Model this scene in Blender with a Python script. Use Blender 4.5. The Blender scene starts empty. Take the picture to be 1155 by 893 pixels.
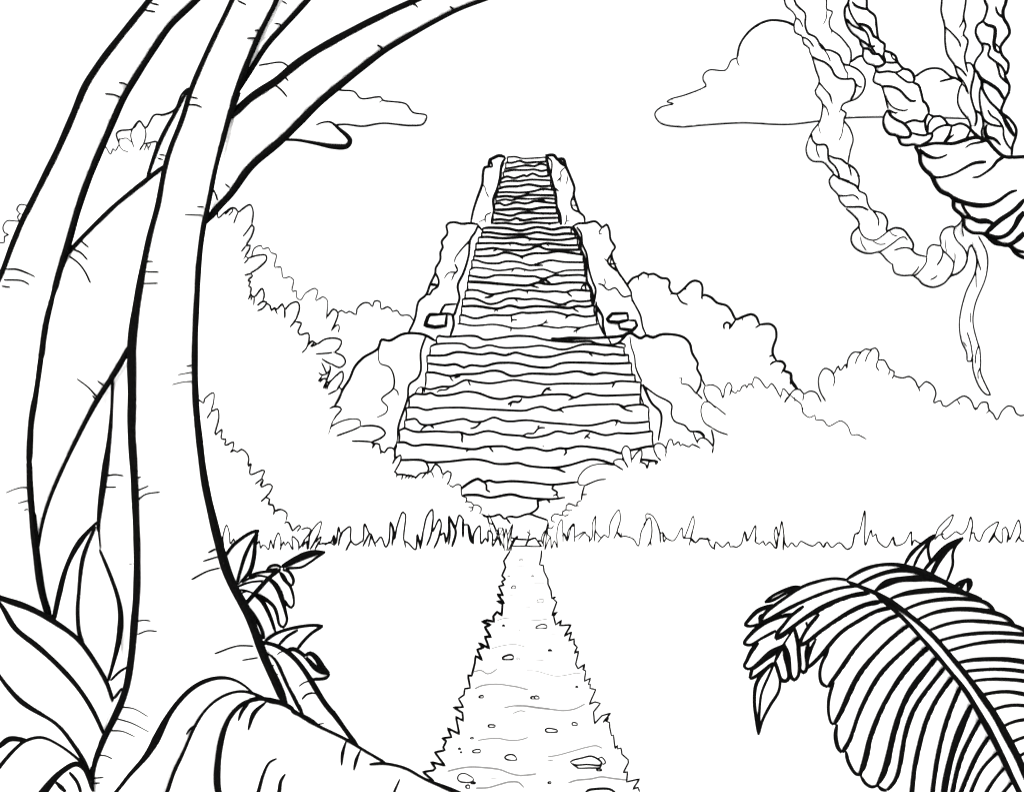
# Jungle clearing with a ruined stepped temple, built as a white scene with black ink ridges.
import bpy, bmesh, math, random
import numpy as np
from mathutils import Vector
from mathutils.bvhtree import BVHTree
from mathutils.geometry import delaunay_2d_cdt
random.seed(7)
scene = bpy.context.scene
COL = scene.collection
F = 1000.0; CX = 577.5; HY = 570.0; CAMH = 1.7
def P(x, y, D): return Vector(((x - CX) / F * D, D, CAMH + (HY - y) / F * D))
def ground_D(y): return CAMH * F / max(y - HY, 0.5)

# ---------- materials
def mat_paper(name, base, scale):
    m = bpy.data.materials.new(name); m.use_nodes = True
    nt = m.node_tree; b = nt.nodes['Principled BSDF']
    b.inputs['Roughness'].default_value = 1.0
    b.inputs['Specular IOR Level'].default_value = 0.0
    tc = nt.nodes.new('ShaderNodeTexCoord'); n = nt.nodes.new('ShaderNodeTexNoise'); r = nt.nodes.new('ShaderNodeValToRGB')
    n.inputs['Scale'].default_value = scale; n.inputs['Detail'].default_value = 4
    r.color_ramp.elements[0].color = (base - .02,) * 3 + (1,); r.color_ramp.elements[1].color = (base + .02,) * 3 + (1,)
    nt.links.new(tc.outputs['Object'], n.inputs['Vector']); nt.links.new(n.outputs['Fac'], r.inputs['Fac'])
    nt.links.new(r.outputs['Color'], b.inputs['Base Color'])
    return m
M_PAPER = mat_paper('chalk_white_surface', .90, 9)
M_GROUND = mat_paper('chalk_white_ground', .90, 1.5)
M_INK = mat_paper('black_ink', .0205, 60)
M_INK.node_tree.nodes['Color Ramp'].color_ramp.elements[0].color = (.0005,) * 3 + (1,)
M_INK.node_tree.nodes['Color Ramp'].color_ramp.elements[1].color = (.004,) * 3 + (1,)
M_GREY = mat_paper('grey_pencil', .16, 60)
MATS = [M_PAPER, M_INK, M_GREY]

# ---------- survey tiles (measured sketches of the place) and the stroke notation
TILES = {'I': (0, 0, 1), 'A': (0, 0, 3.85), 'B': (250, 0, 3.85), 'C': (0, 220, 3.85), 'D': (0, 440, 3.85), 'E': (0, 661, 3.85),
 'P1': (520, 160, 7.7), 'P2': (450, 240, 7.7), 'P3': (590, 240, 7.7), 'P4': (450, 340, 7.7), 'P5': (590, 340, 7.7),
 'P6': (430, 440, 7.7), 'P7': (570, 440, 7.7), 'P8': (500, 530, 7.7),
 'V1': (730, 0, 2.717), 'V2': (870, 0, 7.7), 'V3': (1005, 0, 7.7), 'V4': (900, 90, 7.7), 'V5': (1005, 90, 7.7),
 'V6': (920, 190, 7.7), 'V7': (1005, 200, 7.7), 'V8': (1020, 240, 4.06),
 'F1': (820, 600, 5.76), 'F2': (955, 600, 5.76), 'F3': (820, 738, 5.76), 'F4': (955, 738, 5.76),
 'K1': (230, 580, 5.76), 'K2': (230, 660, 5.76), 'R1': (130, 738, 5.76), 'R2': (320, 738, 5.76),
 'Q1': (220, 220, 5.76), 'Q2': (340, 320, 5.76), 'Q3': (340, 420, 5.76), 'Q4': (220, 430, 5.76), 'Q5': (330, 560, 4.62),
 'Q6': (700, 290, 5.76), 'Q7': (700, 400, 5.76), 'Q8': (880, 370, 4.193),
 'G1': (600, 500, 5.76), 'G2': (770, 570, 5.775), 'G3': (955, 560, 5.775),
 'H1': (480, 620, 5.76), 'H2': (460, 738, 5.7625), 'H3': (580, 738, 5.7625), 'H4': (230, 560, 7.44)}
NAMED = {}
class Stroke:
    __slots__ = ('w', 'pts', 'grey', 'skip', 'sm')
def catmull(p, step=2.2):
    if len(p) < 3: return resample(p, step)
    out = []
    q = [2 * p[0] - p[1]] + list(p) + [2 * p[-1] - p[-2]]
    for i in range(1, len(q) - 2):
        p0, p1, p2, p3 = q[i-1:i+3]
        L = np.linalg.norm(p2 - p1); n = max(1, int(L / step))
        a0 = max(np.linalg.norm(p1 - p0), 1e-3) ** .5; a1 = max(L, 1e-3) ** .5; a2 = max(np.linalg.norm(p3 - p2), 1e-3) ** .5
        t0, t1 = 0, a0; t2 = t1 + a1; t3 = t2 + a2
        for k in range(n):
            t = t1 + (t2 - t1) * k / n
            A1 = (t1-t)/(t1-t0)*p0 + (t-t0)/(t1-t0)*p1; A2 = (t2-t)/(t2-t1)*p1 + (t-t1)/(t2-t1)*p2; A3 = (t3-t)/(t3-t2)*p2 + (t-t2)/(t3-t2)*p3
            B1 = (t2-t)/(t2-t0)*A1 + (t-t0)/(t2-t0)*A2; B2 = (t3-t)/(t3-t1)*A2 + (t-t1)/(t3-t1)*A3
            out.append((t2-t)/(t2-t1)*B1 + (t-t1)/(t2-t1)*B2)
    out.append(p[-1]); return out
def resample(p, step=2.2):
    out = []
    for a, b in zip(p[:-1], p[1:]):
        n = max(1, int(np.linalg.norm(b - a) / step))
        out += [a + (b - a) * k / n for k in range(n)]
    out.append(p[-1]); return out
def strokes(text):
    """one stroke a line: [name:]width[-width..] [g][!][l] @TILE x,y x,y ...   g grey, ! not part of an outline, l straight segments"""
    res = []; tile = TILES['I']
    for line in text.strip().splitlines():
        tk = line.split()
        if not tk or tk[0].startswith('#'): continue
        if len(tk) == 1 and tk[0][0] == '@': tile = TILES[tk[0][1:]]; continue
        s = Stroke(); name = None; t0 = tk[0]
        if ':' in t0: name, t0 = t0.split(':')
        s.w = [float(v) for v in t0.split('-')]; s.grey = s.skip = False; lin = False; pts = []
        cur = tile; soft = False
        for t in tk[1:]:
            if t == 'g': s.grey = True
            elif t == '!': s.skip = True
            elif t == 'l': lin = True
            elif t == '~': soft = True
            elif t[0] == '@': cur = TILES[t[1:]]
            else:
                x, y = t.split(','); pts.append(np.array((cur[0] + float(x) / cur[2], cur[1] + float(y) / cur[2])))
        pts = [p for i, p in enumerate(pts) if i == 0 or np.linalg.norm(p - pts[i-1]) > .05]
        s.pts = pts; s.sm = resample(pts) if lin else catmull(pts)
        if soft:
            a = np.array(s.sm)
            for _ in range(22): a[1:-1] = .25 * a[:-2] + .5 * a[1:-1] + .25 * a[2:]
            s.sm = list(a)
        if name: NAMED[name] = s
        res.append(s)
    return res

# ---------- solids and ink ridges
def inside(pts, poly):
    """non-zero winding for many points"""
    x, y = pts[:, 0][:, None], pts[:, 1][:, None]
    a = poly; b = np.roll(poly, -1, axis=0)
    isl = (b[:, 0]-a[:, 0])*(y-a[:, 1]) - (x-a[:, 0])*(b[:, 1]-a[:, 1])
    up = (a[:, 1] <= y) & (b[:, 1] > y) & (isl > 0); dn = (a[:, 1] > y) & (b[:, 1] <= y) & (isl < 0)
    return (up.sum(1) - dn.sum(1)) != 0
def bdist(pts, poly):
    a = poly; d = np.roll(poly, -1, axis=0) - a; L = (d**2).sum(1) + 1e-9
    v = pts[:, None, :] - a[None]; t = np.clip((v * d[None]).sum(2) / L, 0, 1)
    return np.sqrt(((v - t[..., None] * d[None])**2).sum(2)).min(1)
def dval(D, x, y): return D(x, y) if callable(D) else D
def solid(V, Fc, poly, D, B=None, T=None, grid=None):
    """closed lens-shaped body from an outline: bulges B towards the viewer side and T away (both in 1/1000 of its distance)"""
    poly = np.array(poly, float); ext = float(np.ptp(poly, axis=0).max()); eps = min(.4, ext * .02)
    poly = poly[np.concatenate([[True], np.linalg.norm(np.diff(poly, axis=0), axis=1) > eps])]
    mn, mx = poly.min(0), poly.max(0)
    sz = math.sqrt(max((mx - mn)[0] * (mx - mn)[1], 1))
    g = grid or min(max(sz / 22, min(1.6, sz / 5)), 14)
    gx, gy = np.meshgrid(np.arange(mn[0] + g/2, mx[0], g), np.arange(mn[1] + g/2, mx[1], g))
    gp = np.stack([gx.ravel(), gy.ravel()], 1)
    if len(gp):
        gp = gp + (np.random.RandomState(3).rand(*gp.shape) - .5) * g * .3
        gp = gp[inside(gp, poly)]
    if len(gp):
        dd = bdist(gp, poly); gp = gp[dd > g * .35 * (.3 if g > 5 else 1)]
    n = len(poly)
    allp = [Vector((float(p[0]), float(p[1]))) for p in poly] + [Vector((float(p[0]), float(p[1]))) for p in gp]
    v2, _, tris, *_ = delaunay_2d_cdt(allp, [(i, (i+1) % n) for i in range(n)], [], 0, 1e-4)
    v2 = np.array([(v.x, v.y) for v in v2])
    tr = np.array([t for t in tris if len(t) == 3])
    cen = v2[tr].mean(1); tr = tr[inside(cen, poly)]
    d = bdist(v2, poly); d[d < 1e-3] = 0
    r = d.max() if len(d) else 1
    if B is None: B = min(r * .9, 60)
    if T is None: T = B
    rr = max(min(r, max(B, T, 2) * 1.6), 1e-3)
    q = np.clip(d / rr, 0, 1); pr = np.sqrt(np.clip(1 - (1 - q)**2, 0, 1))
    cnt = {}
    used = sorted(set(tr.ravel().tolist()))
    fi, bi = {}, {}; rim = max(.8, .12 * T)
    edges = {}
    for t in tr:
        for a, b in ((t[0], t[1]), (t[1], t[2]), (t[2], t[0])): edges[(min(a, b), max(a, b))] = edges.get((min(a, b), max(a, b)), 0) + 1
    bd = {i for e, c in edges.items() if c == 1 for i in e}
    for i in used:
        x, y = v2[i]; D0 = dval(D, x, y)
        fi[i] = len(V); V.append(P(x, y, D0 - (0 if i in bd else B * pr[i] * D0 / F)))
        bi[i] = len(V); V.append(P(x, y, D0 + (rim + (0 if i in bd else T * pr[i])) * D0 / F))
    for a, b, c in tr:
        Fc.append(((fi[a], fi[c], fi[b]), 0)); Fc.append(((bi[a], bi[b], bi[c]), 0))
        for e0, e1 in ((a, b), (b, c), (c, a)):
            if edges[(min(e0, e1), max(e0, e1))] == 1: Fc.append(((fi[e0], fi[e1], bi[e1], bi[e0]), 0))
def ink(V, Fc, st, depth, wmul=1.0, lift=1.0):
    """a raised ink ridge draped over the body below it"""
    p = st.sm; n = len(p)
    if n < 2: return
    W = st.w; cl = 0; tot = sum(np.linalg.norm(p[i+1]-p[i]) for i in range(n-1)); prev = None; base = None
    for i in range(n):
        if i: cl += np.linalg.norm(p[i] - p[i-1])
        t = cl / max(tot, 1e-6)
        if len(W) == 1: w = W[0]
        else:
            k = min(int(t * (len(W)-1)), len(W)-2); u = t * (len(W)-1) - k; w = W[k] * (1-u) + W[k+1] * u
        w *= wmul * 1.12
        e = min(cl, tot - cl); w *= .62 + .38 * min(1, e / max(1.2 * w, 1e-3))
        w *= 1 + .035 * math.sin(cl * .13 + p[0][0])
        tg = p[min(i+1, n-1)] - p[max(i-1, 0)]; L = np.linalg.norm(tg)
        tg = tg / L if L > 1e-6 else np.array((1., 0)); nr = np.array((-tg[1], tg[0]))
        l, m, r = p[i] - nr * w/2, p[i], p[i] + nr * w/2
        dl, dm, dr = depth(*l), depth(*m), depth(*r)
        dm = min(dm, max(dl, dr)) if False else dm
        u = dm / F
        ring = [P(l[0], l[1], dl - lift * u), P(m[0], m[1], min(dm, dl, dr) - (lift + .3 * w) * u), P(r[0], r[1], dr - lift * u), P(m[0], m[1], dm + .3 * u)]
        b = len(V); V.extend(ring)
        mi = 2 if st.grey else 1
        if prev is not None:
            for a in range(4): Fc.append(((prev + a, prev + (a+1) % 4, b + (a+1) % 4, b + a), mi))
        else: Fc.append(((b, b+1, b+2, b+3), mi))
        prev = b
    Fc.append(((prev+3, prev+2, prev+1, prev), 2 if st.grey else 1))
def link_mesh(name, V, Fc, origin, parent=None, smooth=True):
    me = bpy.data.meshes.new(name)
    me.from_pydata([v - origin for v in V], [], [f for f, _ in Fc])
    for m in MATS: me.materials.append(m)
    me.polygons.foreach_set('material_index', [m for _, m in Fc])
    me.update()
    if smooth: me.polygons.foreach_set('use_smooth', [m == 0 for _, m in Fc])
    o = bpy.data.objects.new(name, me); COL.objects.link(o)
    if parent: o.parent = parent; o.location = (0, 0, 0)
    else: o.location = origin
    return o
def outline(spec):
    out = []
    for s in spec:
        if isinstance(s, str):
            q = NAMED[s.lstrip('-')].sm; out += list(reversed(q)) if s[0] == '-' else list(q)
        elif isinstance(s, Stroke): out += list(s.sm)
        else: out += [np.array(c, float) for c in s]
    return out
def nums(t): return [tuple(float(a) for a in c.split(',')) for c in t.split()]
def tag(o, label, cat, group=None, kind=None):
    if label: o['label'] = label
    if cat: o['category'] = cat
    if group: o['group'] = group
    if kind: o['kind'] = kind
class Thing:
    def __init__(s, name, label, cat, base, group=None, solo=False, kind=None):
        s.base = Vector(base); s.solo = solo; s.args = (label, cat, group, kind); s.name = name
        if not solo:
            s.root = bpy.data.objects.new(name, None); COL.objects.link(s.root); s.root.location = s.base
            tag(s.root, *s.args)
    def part(s, name, outs, D, inks='', B=None, T=None, wmul=1.0, label=None, auto=None, grid=None, lift=1.0):
        V, Fc = [], []
        st = strokes(inks) if isinstance(inks, str) else inks
        if auto is not None:
            outs = [[q for q in st if not q.skip] + [auto]]
        for o in outs:
            if isinstance(o[0], tuple): o = [o]
            solid(V, Fc, outline(o), D, B, T, grid)
        bvh = BVHTree.FromPolygons(V, [f for f, _ in Fc]) if Fc else None
        cam = Vector((0, 0, CAMH))
        def depth(x, y):
            if bvh:
                h = bvh.ray_cast(cam, P(x, y, 1) - cam)
                if h[0] is not None: return h[0].y
            return dval(D, x, y)
        for q in st: ink(V, Fc, q, depth, wmul, lift)
        o = link_mesh(name if not s.solo else s.name, V, Fc, s.base, None if s.solo else s.root)
        if s.solo: tag(o, *s.args)
        if label: o['label'] = label
        return o
# ================= the setting
def sheet(name, coords, z, m, label=None):
    me = bpy.data.meshes.new(name); me.from_pydata([(x, y, z) for x, y in coords], [], [tuple(range(len(coords)))])
    me.materials.append(m); o = bpy.data.objects.new(name, me); COL.objects.link(o); o['kind'] = 'structure'; return o
sheet('ground', [(-3000, -60), (3000, -60), (3000, 5000), (-3000, 5000)], 0, M_GROUND)

def pd(x, y): return (CAMH - .004) * F / max(y - HY, 1)
EDGE_L = strokes('''@H1
pathL:2.4-3-2.6 l 550,5 508,72 520,112 497,165 518,190 495,205 510,228 475,235 505,295 465,285 512,345 463,328 500,350 495,425 465,400 440,430 445,465 400,455 365,465 425,485 385,500 425,565 385,560 415,640 345,600 375,635 335,645 368,715 325,685 320,735 300,815 275,815 290,890
pathL2:2.2-2.6-2.8 l @H2 420,135 390,130 405,215 370,220 365,260 330,285 362,340 295,340 355,375 360,430 312,400 335,515 258,475 285,535 222,540 250,560 230,600 240,620 175,632 242,720 150,695 180,735 165,750 98,760 170,820
''')
EDGE_R = strokes('''
pathR:2-2.2-2 l @H1 755,0 750,50 740,95 765,100 770,140 795,190 795,220 815,265 820,315 845,300 830,318 852,337 820,425 855,400 832,428 845,485 885,455 870,490 945,485 900,560 950,530 930,590 965,575 965,610 985,630 965,670 995,655 975,740 990,770 1035,740 1025,780
pathR2:1.8-2 l @H3 460,60 445,95 465,105 455,172 497,150 480,195 495,190 492,218 530,225 487,322 525,305 560,315 515,370 522,448 570,395 628,378 575,438 615,410 600,432 620,440 620,470 632,525 645,520 655,610 670,585 672,610 695,605 700,645 740,680 742,700 708,765 737,760 730,825 815,805 770,872 805,860 815,890
''')
ripples = strokes('''@H1
.8 g 550,112 610,105 675,110
.8 g 635,375 670,372 700,376
1 g 460,460 500,445 560,438
1 g 672,452 730,455 800,445
.8 g 780,552 830,548 890,552
1 g 425,640 500,620 580,612 650,628
1 g 705,718 770,716
1.6 g 312,790 360,780 400,803 430,795 465,770
1 g 650,782 720,785 790,805 850,818 930,808 980,798 1020,805
.8 g 695,215 780,216
.8 g 520,300 575,290
@H2
1.8 g 432,222 480,200 580,190 660,200 710,208 785,228
1.6 g 622,345 680,332 760,330 850,342 925,350
1.3 g 680,382 735,362 770,372
1.6 g 452,556 520,545 590,542 640,552 700,555 745,548 782,535
2 g 256,756 330,738 400,728 500,732 600,745 660,768 720,782 780,780 838,772
2 g 440,865 520,862 600,840 660,825 720,828 755,862
1 g 535,800 582,800
@H3
1.8 g 0,332 60,332 150,345 250,355 320,362 390,352 430,335 462,316
1.6 g 215,662 280,652 380,625 470,600 535,590 575,608
1.3 g 212,682 258,688
2 g 350,832 400,815 500,805 565,792 640,802 725,812
1 g 905,660 922,662
''')
V, Fc = [], []
edge_poly = [p for q in (EDGE_L[0], EDGE_L[1]) for p in q.sm] + [np.array((470., 960.)), np.array((740., 960.))] + [p for q in (EDGE_R[1], EDGE_R[0]) for p in reversed(q.sm)]
ep = [Vector((float(p[0]), float(p[1]))) for p in edge_poly]
v2, _, tris, *_ = delaunay_2d_cdt(ep, [(i, (i+1) % len(ep)) for i in range(len(ep))], [], 0, 1e-4)
a2 = np.array([(v.x, v.y) for v in v2]); tr = np.array([t for t in tris if len(t) == 3]); tr = tr[inside(a2[tr].mean(1), np.array(edge_poly))]
for x, y in a2: V.append(P(x, y, pd(x, y)))
for a, b, c in tr: Fc.append(((a, c, b), 0))
for q in EDGE_L + EDGE_R + ripples: ink(V, Fc, q, pd)
o = link_mesh('path', V, Fc, Vector((0, 0, 0))); o['kind'] = 'structure'

# pebbles and slabs lying on the path
PEB = [('H1', 620, 65, 12, 7, 1.1, 1), ('H1', 712, 50, 3, 3, 1, 1), ('H1', 540, 172, 8, 6, 1.2, 1), ('H1', 697, 170, 9, 6, 1.3, 1), ('H1', 572, 242, 15, 10, 1.4, 0),
 ('H1', 747, 330, 22, 13, 1.2, 1), ('H1', 508, 492, 7, 6, 2, 0), ('H1', 755, 498, 36, 15, 1.7, 0), ('H1', 810, 653, 12, 6, 2, 0), ('H1', 538, 698, 34, 18, 2.5, 0),
 ('H1', 602, 706, 10, 8, 1.1, 1), ('H1', 613, 522, 3, 3, 1, 1), ('H2', 478, 273, 14, 10, 2, 0), ('H2', 812, 280, 14, 9, 2, 0), ('H2', 838, 278, 15, 12, 1.8, 0), ('H2', 545, 463, 22, 11, 1.8, 0),
 ('H2', 417, 542, 12, 6, 1.4, 0), ('H2', 337, 611, 8, 6, 1.8, 0), ('H2', 347, 634, 6, 5, 1.6, 0), ('H2', 448, 626, 25, 13, 1.8, 0), ('H2', 670, 668, 40, 19, 2, 0),
 ('H2', 372, 802, 50, 30, 1.7, 0), ('H2', 390, 857, 15, 11, 1.9, 0), ('H2', 427, 833, 13, 7, 2, 0), ('H3', 393, 450, 17, 12, 1.8, 0), ('H3', 240, 492, 38, 15, 2, 0),
 ('H3', 230, 831, 10, 8, 1.7, 0), ('H3', 408, 210, 8, 5, 2, 0), ('H3', 553, 748, 16, 8, 1.8, 0)]
PLAB = ['faint far pebble on the path nearest the temple steps', 'tiny grey speck of stone by the far right edge of the path', 'small grey pebble near the far left edge of the path', 'small grey pebble level with it near the far right edge of the path',
 'little round pebble with a dark outline on the far left half of the path', 'pale oval pebble beside the right edge halfway up the path', 'small dark dot of stone near the left edge where the path widens', 'long flat pointed pebble on the right side halfway along the path',
 'small solid dark pebble right of centre on the path', 'thickly outlined oval pebble left of the middle of the path', 'tiny faint pebble just right of the thickly outlined oval one', 'tiny grey speck in the middle of the path',
 'small dark pebble near the left edge below the long ripple', 'left half of a touching pair of dark pebbles mid path', 'right half of a touching pair of pebbles mid path', 'narrow oval pebble on the left in the near part of the path',
 'very small flat pebble between the left edge and the ripple', 'upper of two tiny dark stones by the left edge', 'lower of two tiny dark stones by the left edge', 'small rounded pebble with a tail near the left edge',
 'large dark rimmed pebble left of centre near the front', 'large cracked oval stone at the front left corner of the path', 'small square pebble just below the cracked oval stone', 'tiny dark pebble right beside the cracked oval stone',
 'small round pebble on the right in the near part of the path', 'flat curved pebble left of the small round pebble', 'small dark pebble in the middle at the very front', 'small black pebble near the right edge high in the near part', 'tiny flat pebble just below the broad slab']
for (t, x, y, rx, ry, w, g), lab in zip(PEB, PLAB):
    ox, oy, s = TILES[t]; x = ox + x / s; y = oy + y / s; rx /= s; ry /= s
    k = random.random() * 6; pts = []
    for i in range(14):
        a = i / 14 * 2 * math.pi; r = 1 + .12 * math.sin(2 * a + k) + .08 * math.sin(3 * a + k * 2)
        pts.append(np.array((x + rx * r * math.cos(a), y + ry * r * math.sin(a))))
    st = Stroke(); st.w = [w]; st.grey = bool(g); st.skip = False; st.pts = pts; st.sm = catmull(pts + [pts[0]], 1.2)
    D = ground_D(y + ry)
    sl = [st]
    if (rx, ry)[0] * s == 50: sl += strokes('1.2 @H2 365,798 385,792 380,780\n1.2 @H2 383,790 388,802')
    T_ = Thing('pebble', lab, 'pebble', P(x, y + ry, D), group='pebbles scattered on the path', solo=True)
    T_.part('pebble', [[st]], D - .012, sl, B=ry * .5, T=ry * .9)
T_ = Thing('flat_stone', 'broad flat slab with a small stone behind its right end on the near path', 'stone', P(660, 865, ground_D(865)), solo=True)
T_.part('flat_stone', [nums('644,858 650,855 668,852 677,856 683,862 678,864 654,866 646,862'), nums('675,854 679,853 683,859 680,861')], ground_D(866) - .02, '''@H3
2.2 370,705 365,695 380,685 440,670 500,658 545,678 568,700 560,715 470,712 400,716 370,705
1.8 370,705 395,722 415,736 480,735 560,730 568,700
1.8 545,672 568,664 595,702 580,712 568,705
''', B=2, T=6)
T_ = Thing('flat_stone', 'dark rounded stone cut off by the front edge of the path', 'stone', P(676, 893, ground_D(893)), solo=True)
T_.part('flat_stone', [nums('660,896 668,889 690,889 697,896 690,900 668,900')], ground_D(896) - .02, '''@H3
3 460,900 480,880 520,872 620,872 650,890 665,905
''', B=2, T=6)

# clouds: thick puffs far above and behind the temple
def cloud(label, inks, auto, D=420):
    T_ = Thing('cloud', label, 'cloud', P(*np.mean(np.array(auto), 0), D), group='clouds in the sky', solo=True)
    T_.part('cloud', None, D, inks, auto=auto, B=14, T=18)
cloud('small thick rimmed cloud behind the leaning limb on the left', '''@B
1.8-2.6-5-6-4-3-2.4-2.2 408,545 430,535 470,530 510,560 558,610 545,635 490,638 400,622 330,610 270,608 180,608
''', nums('270,158 260,148 280,136 350,140'), 380)
cloud('long thin cloud on the left reaching out from behind the leaning limb', '''@B
1.9 160,285 200,278 262,272 295,292 380,330 470,378 520,392 575,398 605,428 690,422 700,435 800,452 830,488 890,503 875,540 820,547 700,537 610,550 540,542 490,545
1.4 ! 700,435 682,446
''', nums('340,145 300,140 270,120 262,90 285,76'))
cloud('big billowing cloud on the right behind the hanging vines', '''@V1
1.6 980,365 920,363 860,361 730,360 610,363 530,372 430,383 290,378 170,385 100,390 40,378 23,350 40,330 80,318 60,313 70,305 120,290 180,262 172,250 172,230 190,215 240,215 258,185 275,178
2.2-2.6-2.8-2.4 275,178 285,135 320,90 370,64 420,66 450,78 500,110 560,160 625,190
1.6 ! 275,175 276,190 283,203
1.6 ! 180,262 176,264 182,268
2.6 625,190 645,175 662,172 700,190 820,235
2.4 820,235 860,212 900,212 930,235 945,240 980,262
2.6 ! 896,250 925,243 948,238
''', nums('1102,110 1104,132'))
# ================= the ruined stepped temple
T3 = strokes('''@P1
1.6 400,132 480,130 520,142 640,140 740,132
2.2 385,180 450,180 510,165 560,180 650,175 750,170
2.2 375,235 460,220 560,205 640,210 690,192 750,205
2.2 365,262 450,245 560,245 640,240 700,252 755,240
2.4 345,325 400,300 460,315 550,290 570,298 620,275 690,300 780,290
2.2 335,360 400,340 500,340 600,328 780,335
2.6 320,410 380,390 490,385 590,370 690,385 790,380
2.2 310,440 400,435 500,440 620,430 710,410 810,420
2.6 300,480 390,470 470,478 580,462 700,462 820,465
2 300,515 390,500 440,508 480,495 600,495 700,490 820,495
2.4 290,540 340,532 375,550 480,525 560,535 640,515 700,520 830,535
3 285,590 370,588 500,580 600,588 700,570 830,568
2.6 275,615 340,625 440,640 500,620 570,615 700,620 850,622
2.6 270,680 340,672 430,680 480,662 540,680 640,665 850,658
2.4 270,708 380,705 500,715 620,700 760,705 850,700
''')
T2 = strokes('''
2.8 @P1 185,750 230,745 300,745 400,750 510,770 660,740 800,760 870,745 960,740
2.8 @P2 715,170 790,170 900,185 1100,185 @P3 60,180 120,168 200,180 270,190 370,180 455,185
2.6 @P2 685,215 760,208 900,220 1100,212 @P3 60,222 200,232 330,235 475,215
2.6 @P2 665,265 800,262 900,265 1000,262 1080,278 @P3 40,275 130,275 200,265 370,280 485,280
2.6 @P2 655,322 740,315 820,305 900,318 1080,325 @P3 50,318 130,290 200,315 300,320 505,320
2.5 @P2 645,375 760,375 850,365 910,345 1000,358 1070,378 @P3 30,365 100,350 200,350 300,335 400,345 525,365
2.2 @P2 630,410 680,412 740,432 860,438 920,422 1030,425 1150,455 @P3 130,440 230,412 350,425 535,430
1.9 @P2 610,500 640,478 770,485 850,500 960,490 1030,480 1100,492 @P3 60,500 180,490 280,520 370,500 540,495
2.4 @P2 600,542 760,562 830,542 950,540 1100,550 @P3 100,550 170,570 280,540 330,545 420,540 510,540 552,555
3.2-2.4 @P2 592,598 730,603 900,618 1070,630 @P3 50,628 130,605 180,615 260,620 370,605 545,605
2.4 @P2 572,680 600,670 680,672 790,705 940,685 1040,665 1100,675 @P3 60,672 200,685 280,680 370,688 430,670 590,678
2.4 @P2 548,748 660,745 780,790 860,780 940,745 1050,745 1090,752 @P3 100,745 200,760 330,795 430,762 490,770 600,760
2.8 @P2 540,812 660,808 860,830 960,805 1060,825 @P3 20,820 100,810 290,818 410,825 470,808 540,815 620,800
2.4 @P4 525,118 560,118 660,145 800,118 960,118 1070,95 @P5 30,98 130,95 260,88 350,108 390,120 430,112 540,130 640,120
1.9 @P4 505,195 530,192 640,208 820,198 900,208 1000,230 @P5 20,228 120,210 200,215 310,228 370,218 500,225 560,210 655,195
''')
T1 = strokes('''
2.4 @P4 322,318 340,298 400,305 670,300 740,330 870,315 1000,298 @P5 0,298 90,305 190,330 420,350 590,345 640,365 770,375 830,360 890,372
2.2 @P4 268,395 300,375 560,368 620,400 700,398 780,378 900,400 @P5 20,395 160,382 320,415 380,412 500,375 560,370 700,378 880,400
2.6 @P4 240,468 400,465 500,438 720,458 800,445 930,465 1010,442 @P5 30,465 150,482 250,475 400,440 540,435 720,462 780,455 870,465 920,460
2.6 @P4 245,535 400,552 490,543 565,570 620,552 740,560 840,535 1000,532 @P5 0,545 70,562 230,570 330,535 560,530 750,538 945,532
2.6 @P4 230,615 300,615 450,645 520,632 680,625 800,600 880,605 980,645 @P5 60,625 290,628 480,605 600,635 690,618 900,635 975,635
2.3 @P4 200,745 270,760 370,738 460,735 580,680 660,695 800,708 1000,680 @P5 0,690 100,705 200,718 320,712 750,708 830,690 1025,700
2.5 @P6 240,65 290,32 380,35 430,22 480,45 620,35 720,12 830,20 960,65 1040,75 @P7 20,66 100,50 200,60 330,40 540,38 600,62 700,28 830,45 1000,42 @P5 1020,805
2.3 @P6 215,155 250,148 320,150 390,170 480,155 700,150 860,160 @P7 20,172 170,175 240,155 320,142 430,175 500,150 600,135 860,122 980,122 1040,145 @Q7 30,335 150,325 185,345
2.3 @P6 200,262 300,248 340,290 410,300 600,265 720,248 790,272 880,270 980,235 1060,262 @P7 20,268 70,268 180,258 340,278 520,292 720,305 850,282 950,258 1000,272 @Q7 0,437 90,442 190,432
2.4 @P6 155,350 200,330 290,358 490,355 600,362 680,362 770,385 930,352 1060,382 @P7 10,385 140,395 220,412 370,385 450,355 570,375 690,348 870,388 980,370 @Q7 0,508 70,510 210,495
2.6 @P6 140,455 200,450 280,480 380,470 550,482 810,510 900,490 1060,485 @P7 0,488 100,515 180,500 250,500 360,525 470,502 540,505 640,485 800,500 920,520 1000,545 @G1 610,50 680,35 760,18 800,20
2.6 @P6 150,605 350,605 400,622 550,620 800,597 900,610 1000,637 @P7 20,638 110,630 200,655 420,670 550,650 750,598 850,612 950,640 @G1 700,105 760,108 830,118
3-2.4 @P8 155,165 180,140 300,75 350,100 400,88 450,103 600,95 800,110 940,125 1150,103 @P7 630,795
2.8-3-2 @P8 170,215 300,215 400,237 590,210 700,235 950,250 1060,235
2.4 @P8 430,400 490,385 530,420 580,400 640,408 740,380 820,405 910,435
''')
TIER = [T1, T2, T3]; DD = [(62.5, 50.5), (76.5, 63.8), (90.5, 77.8)]
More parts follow.
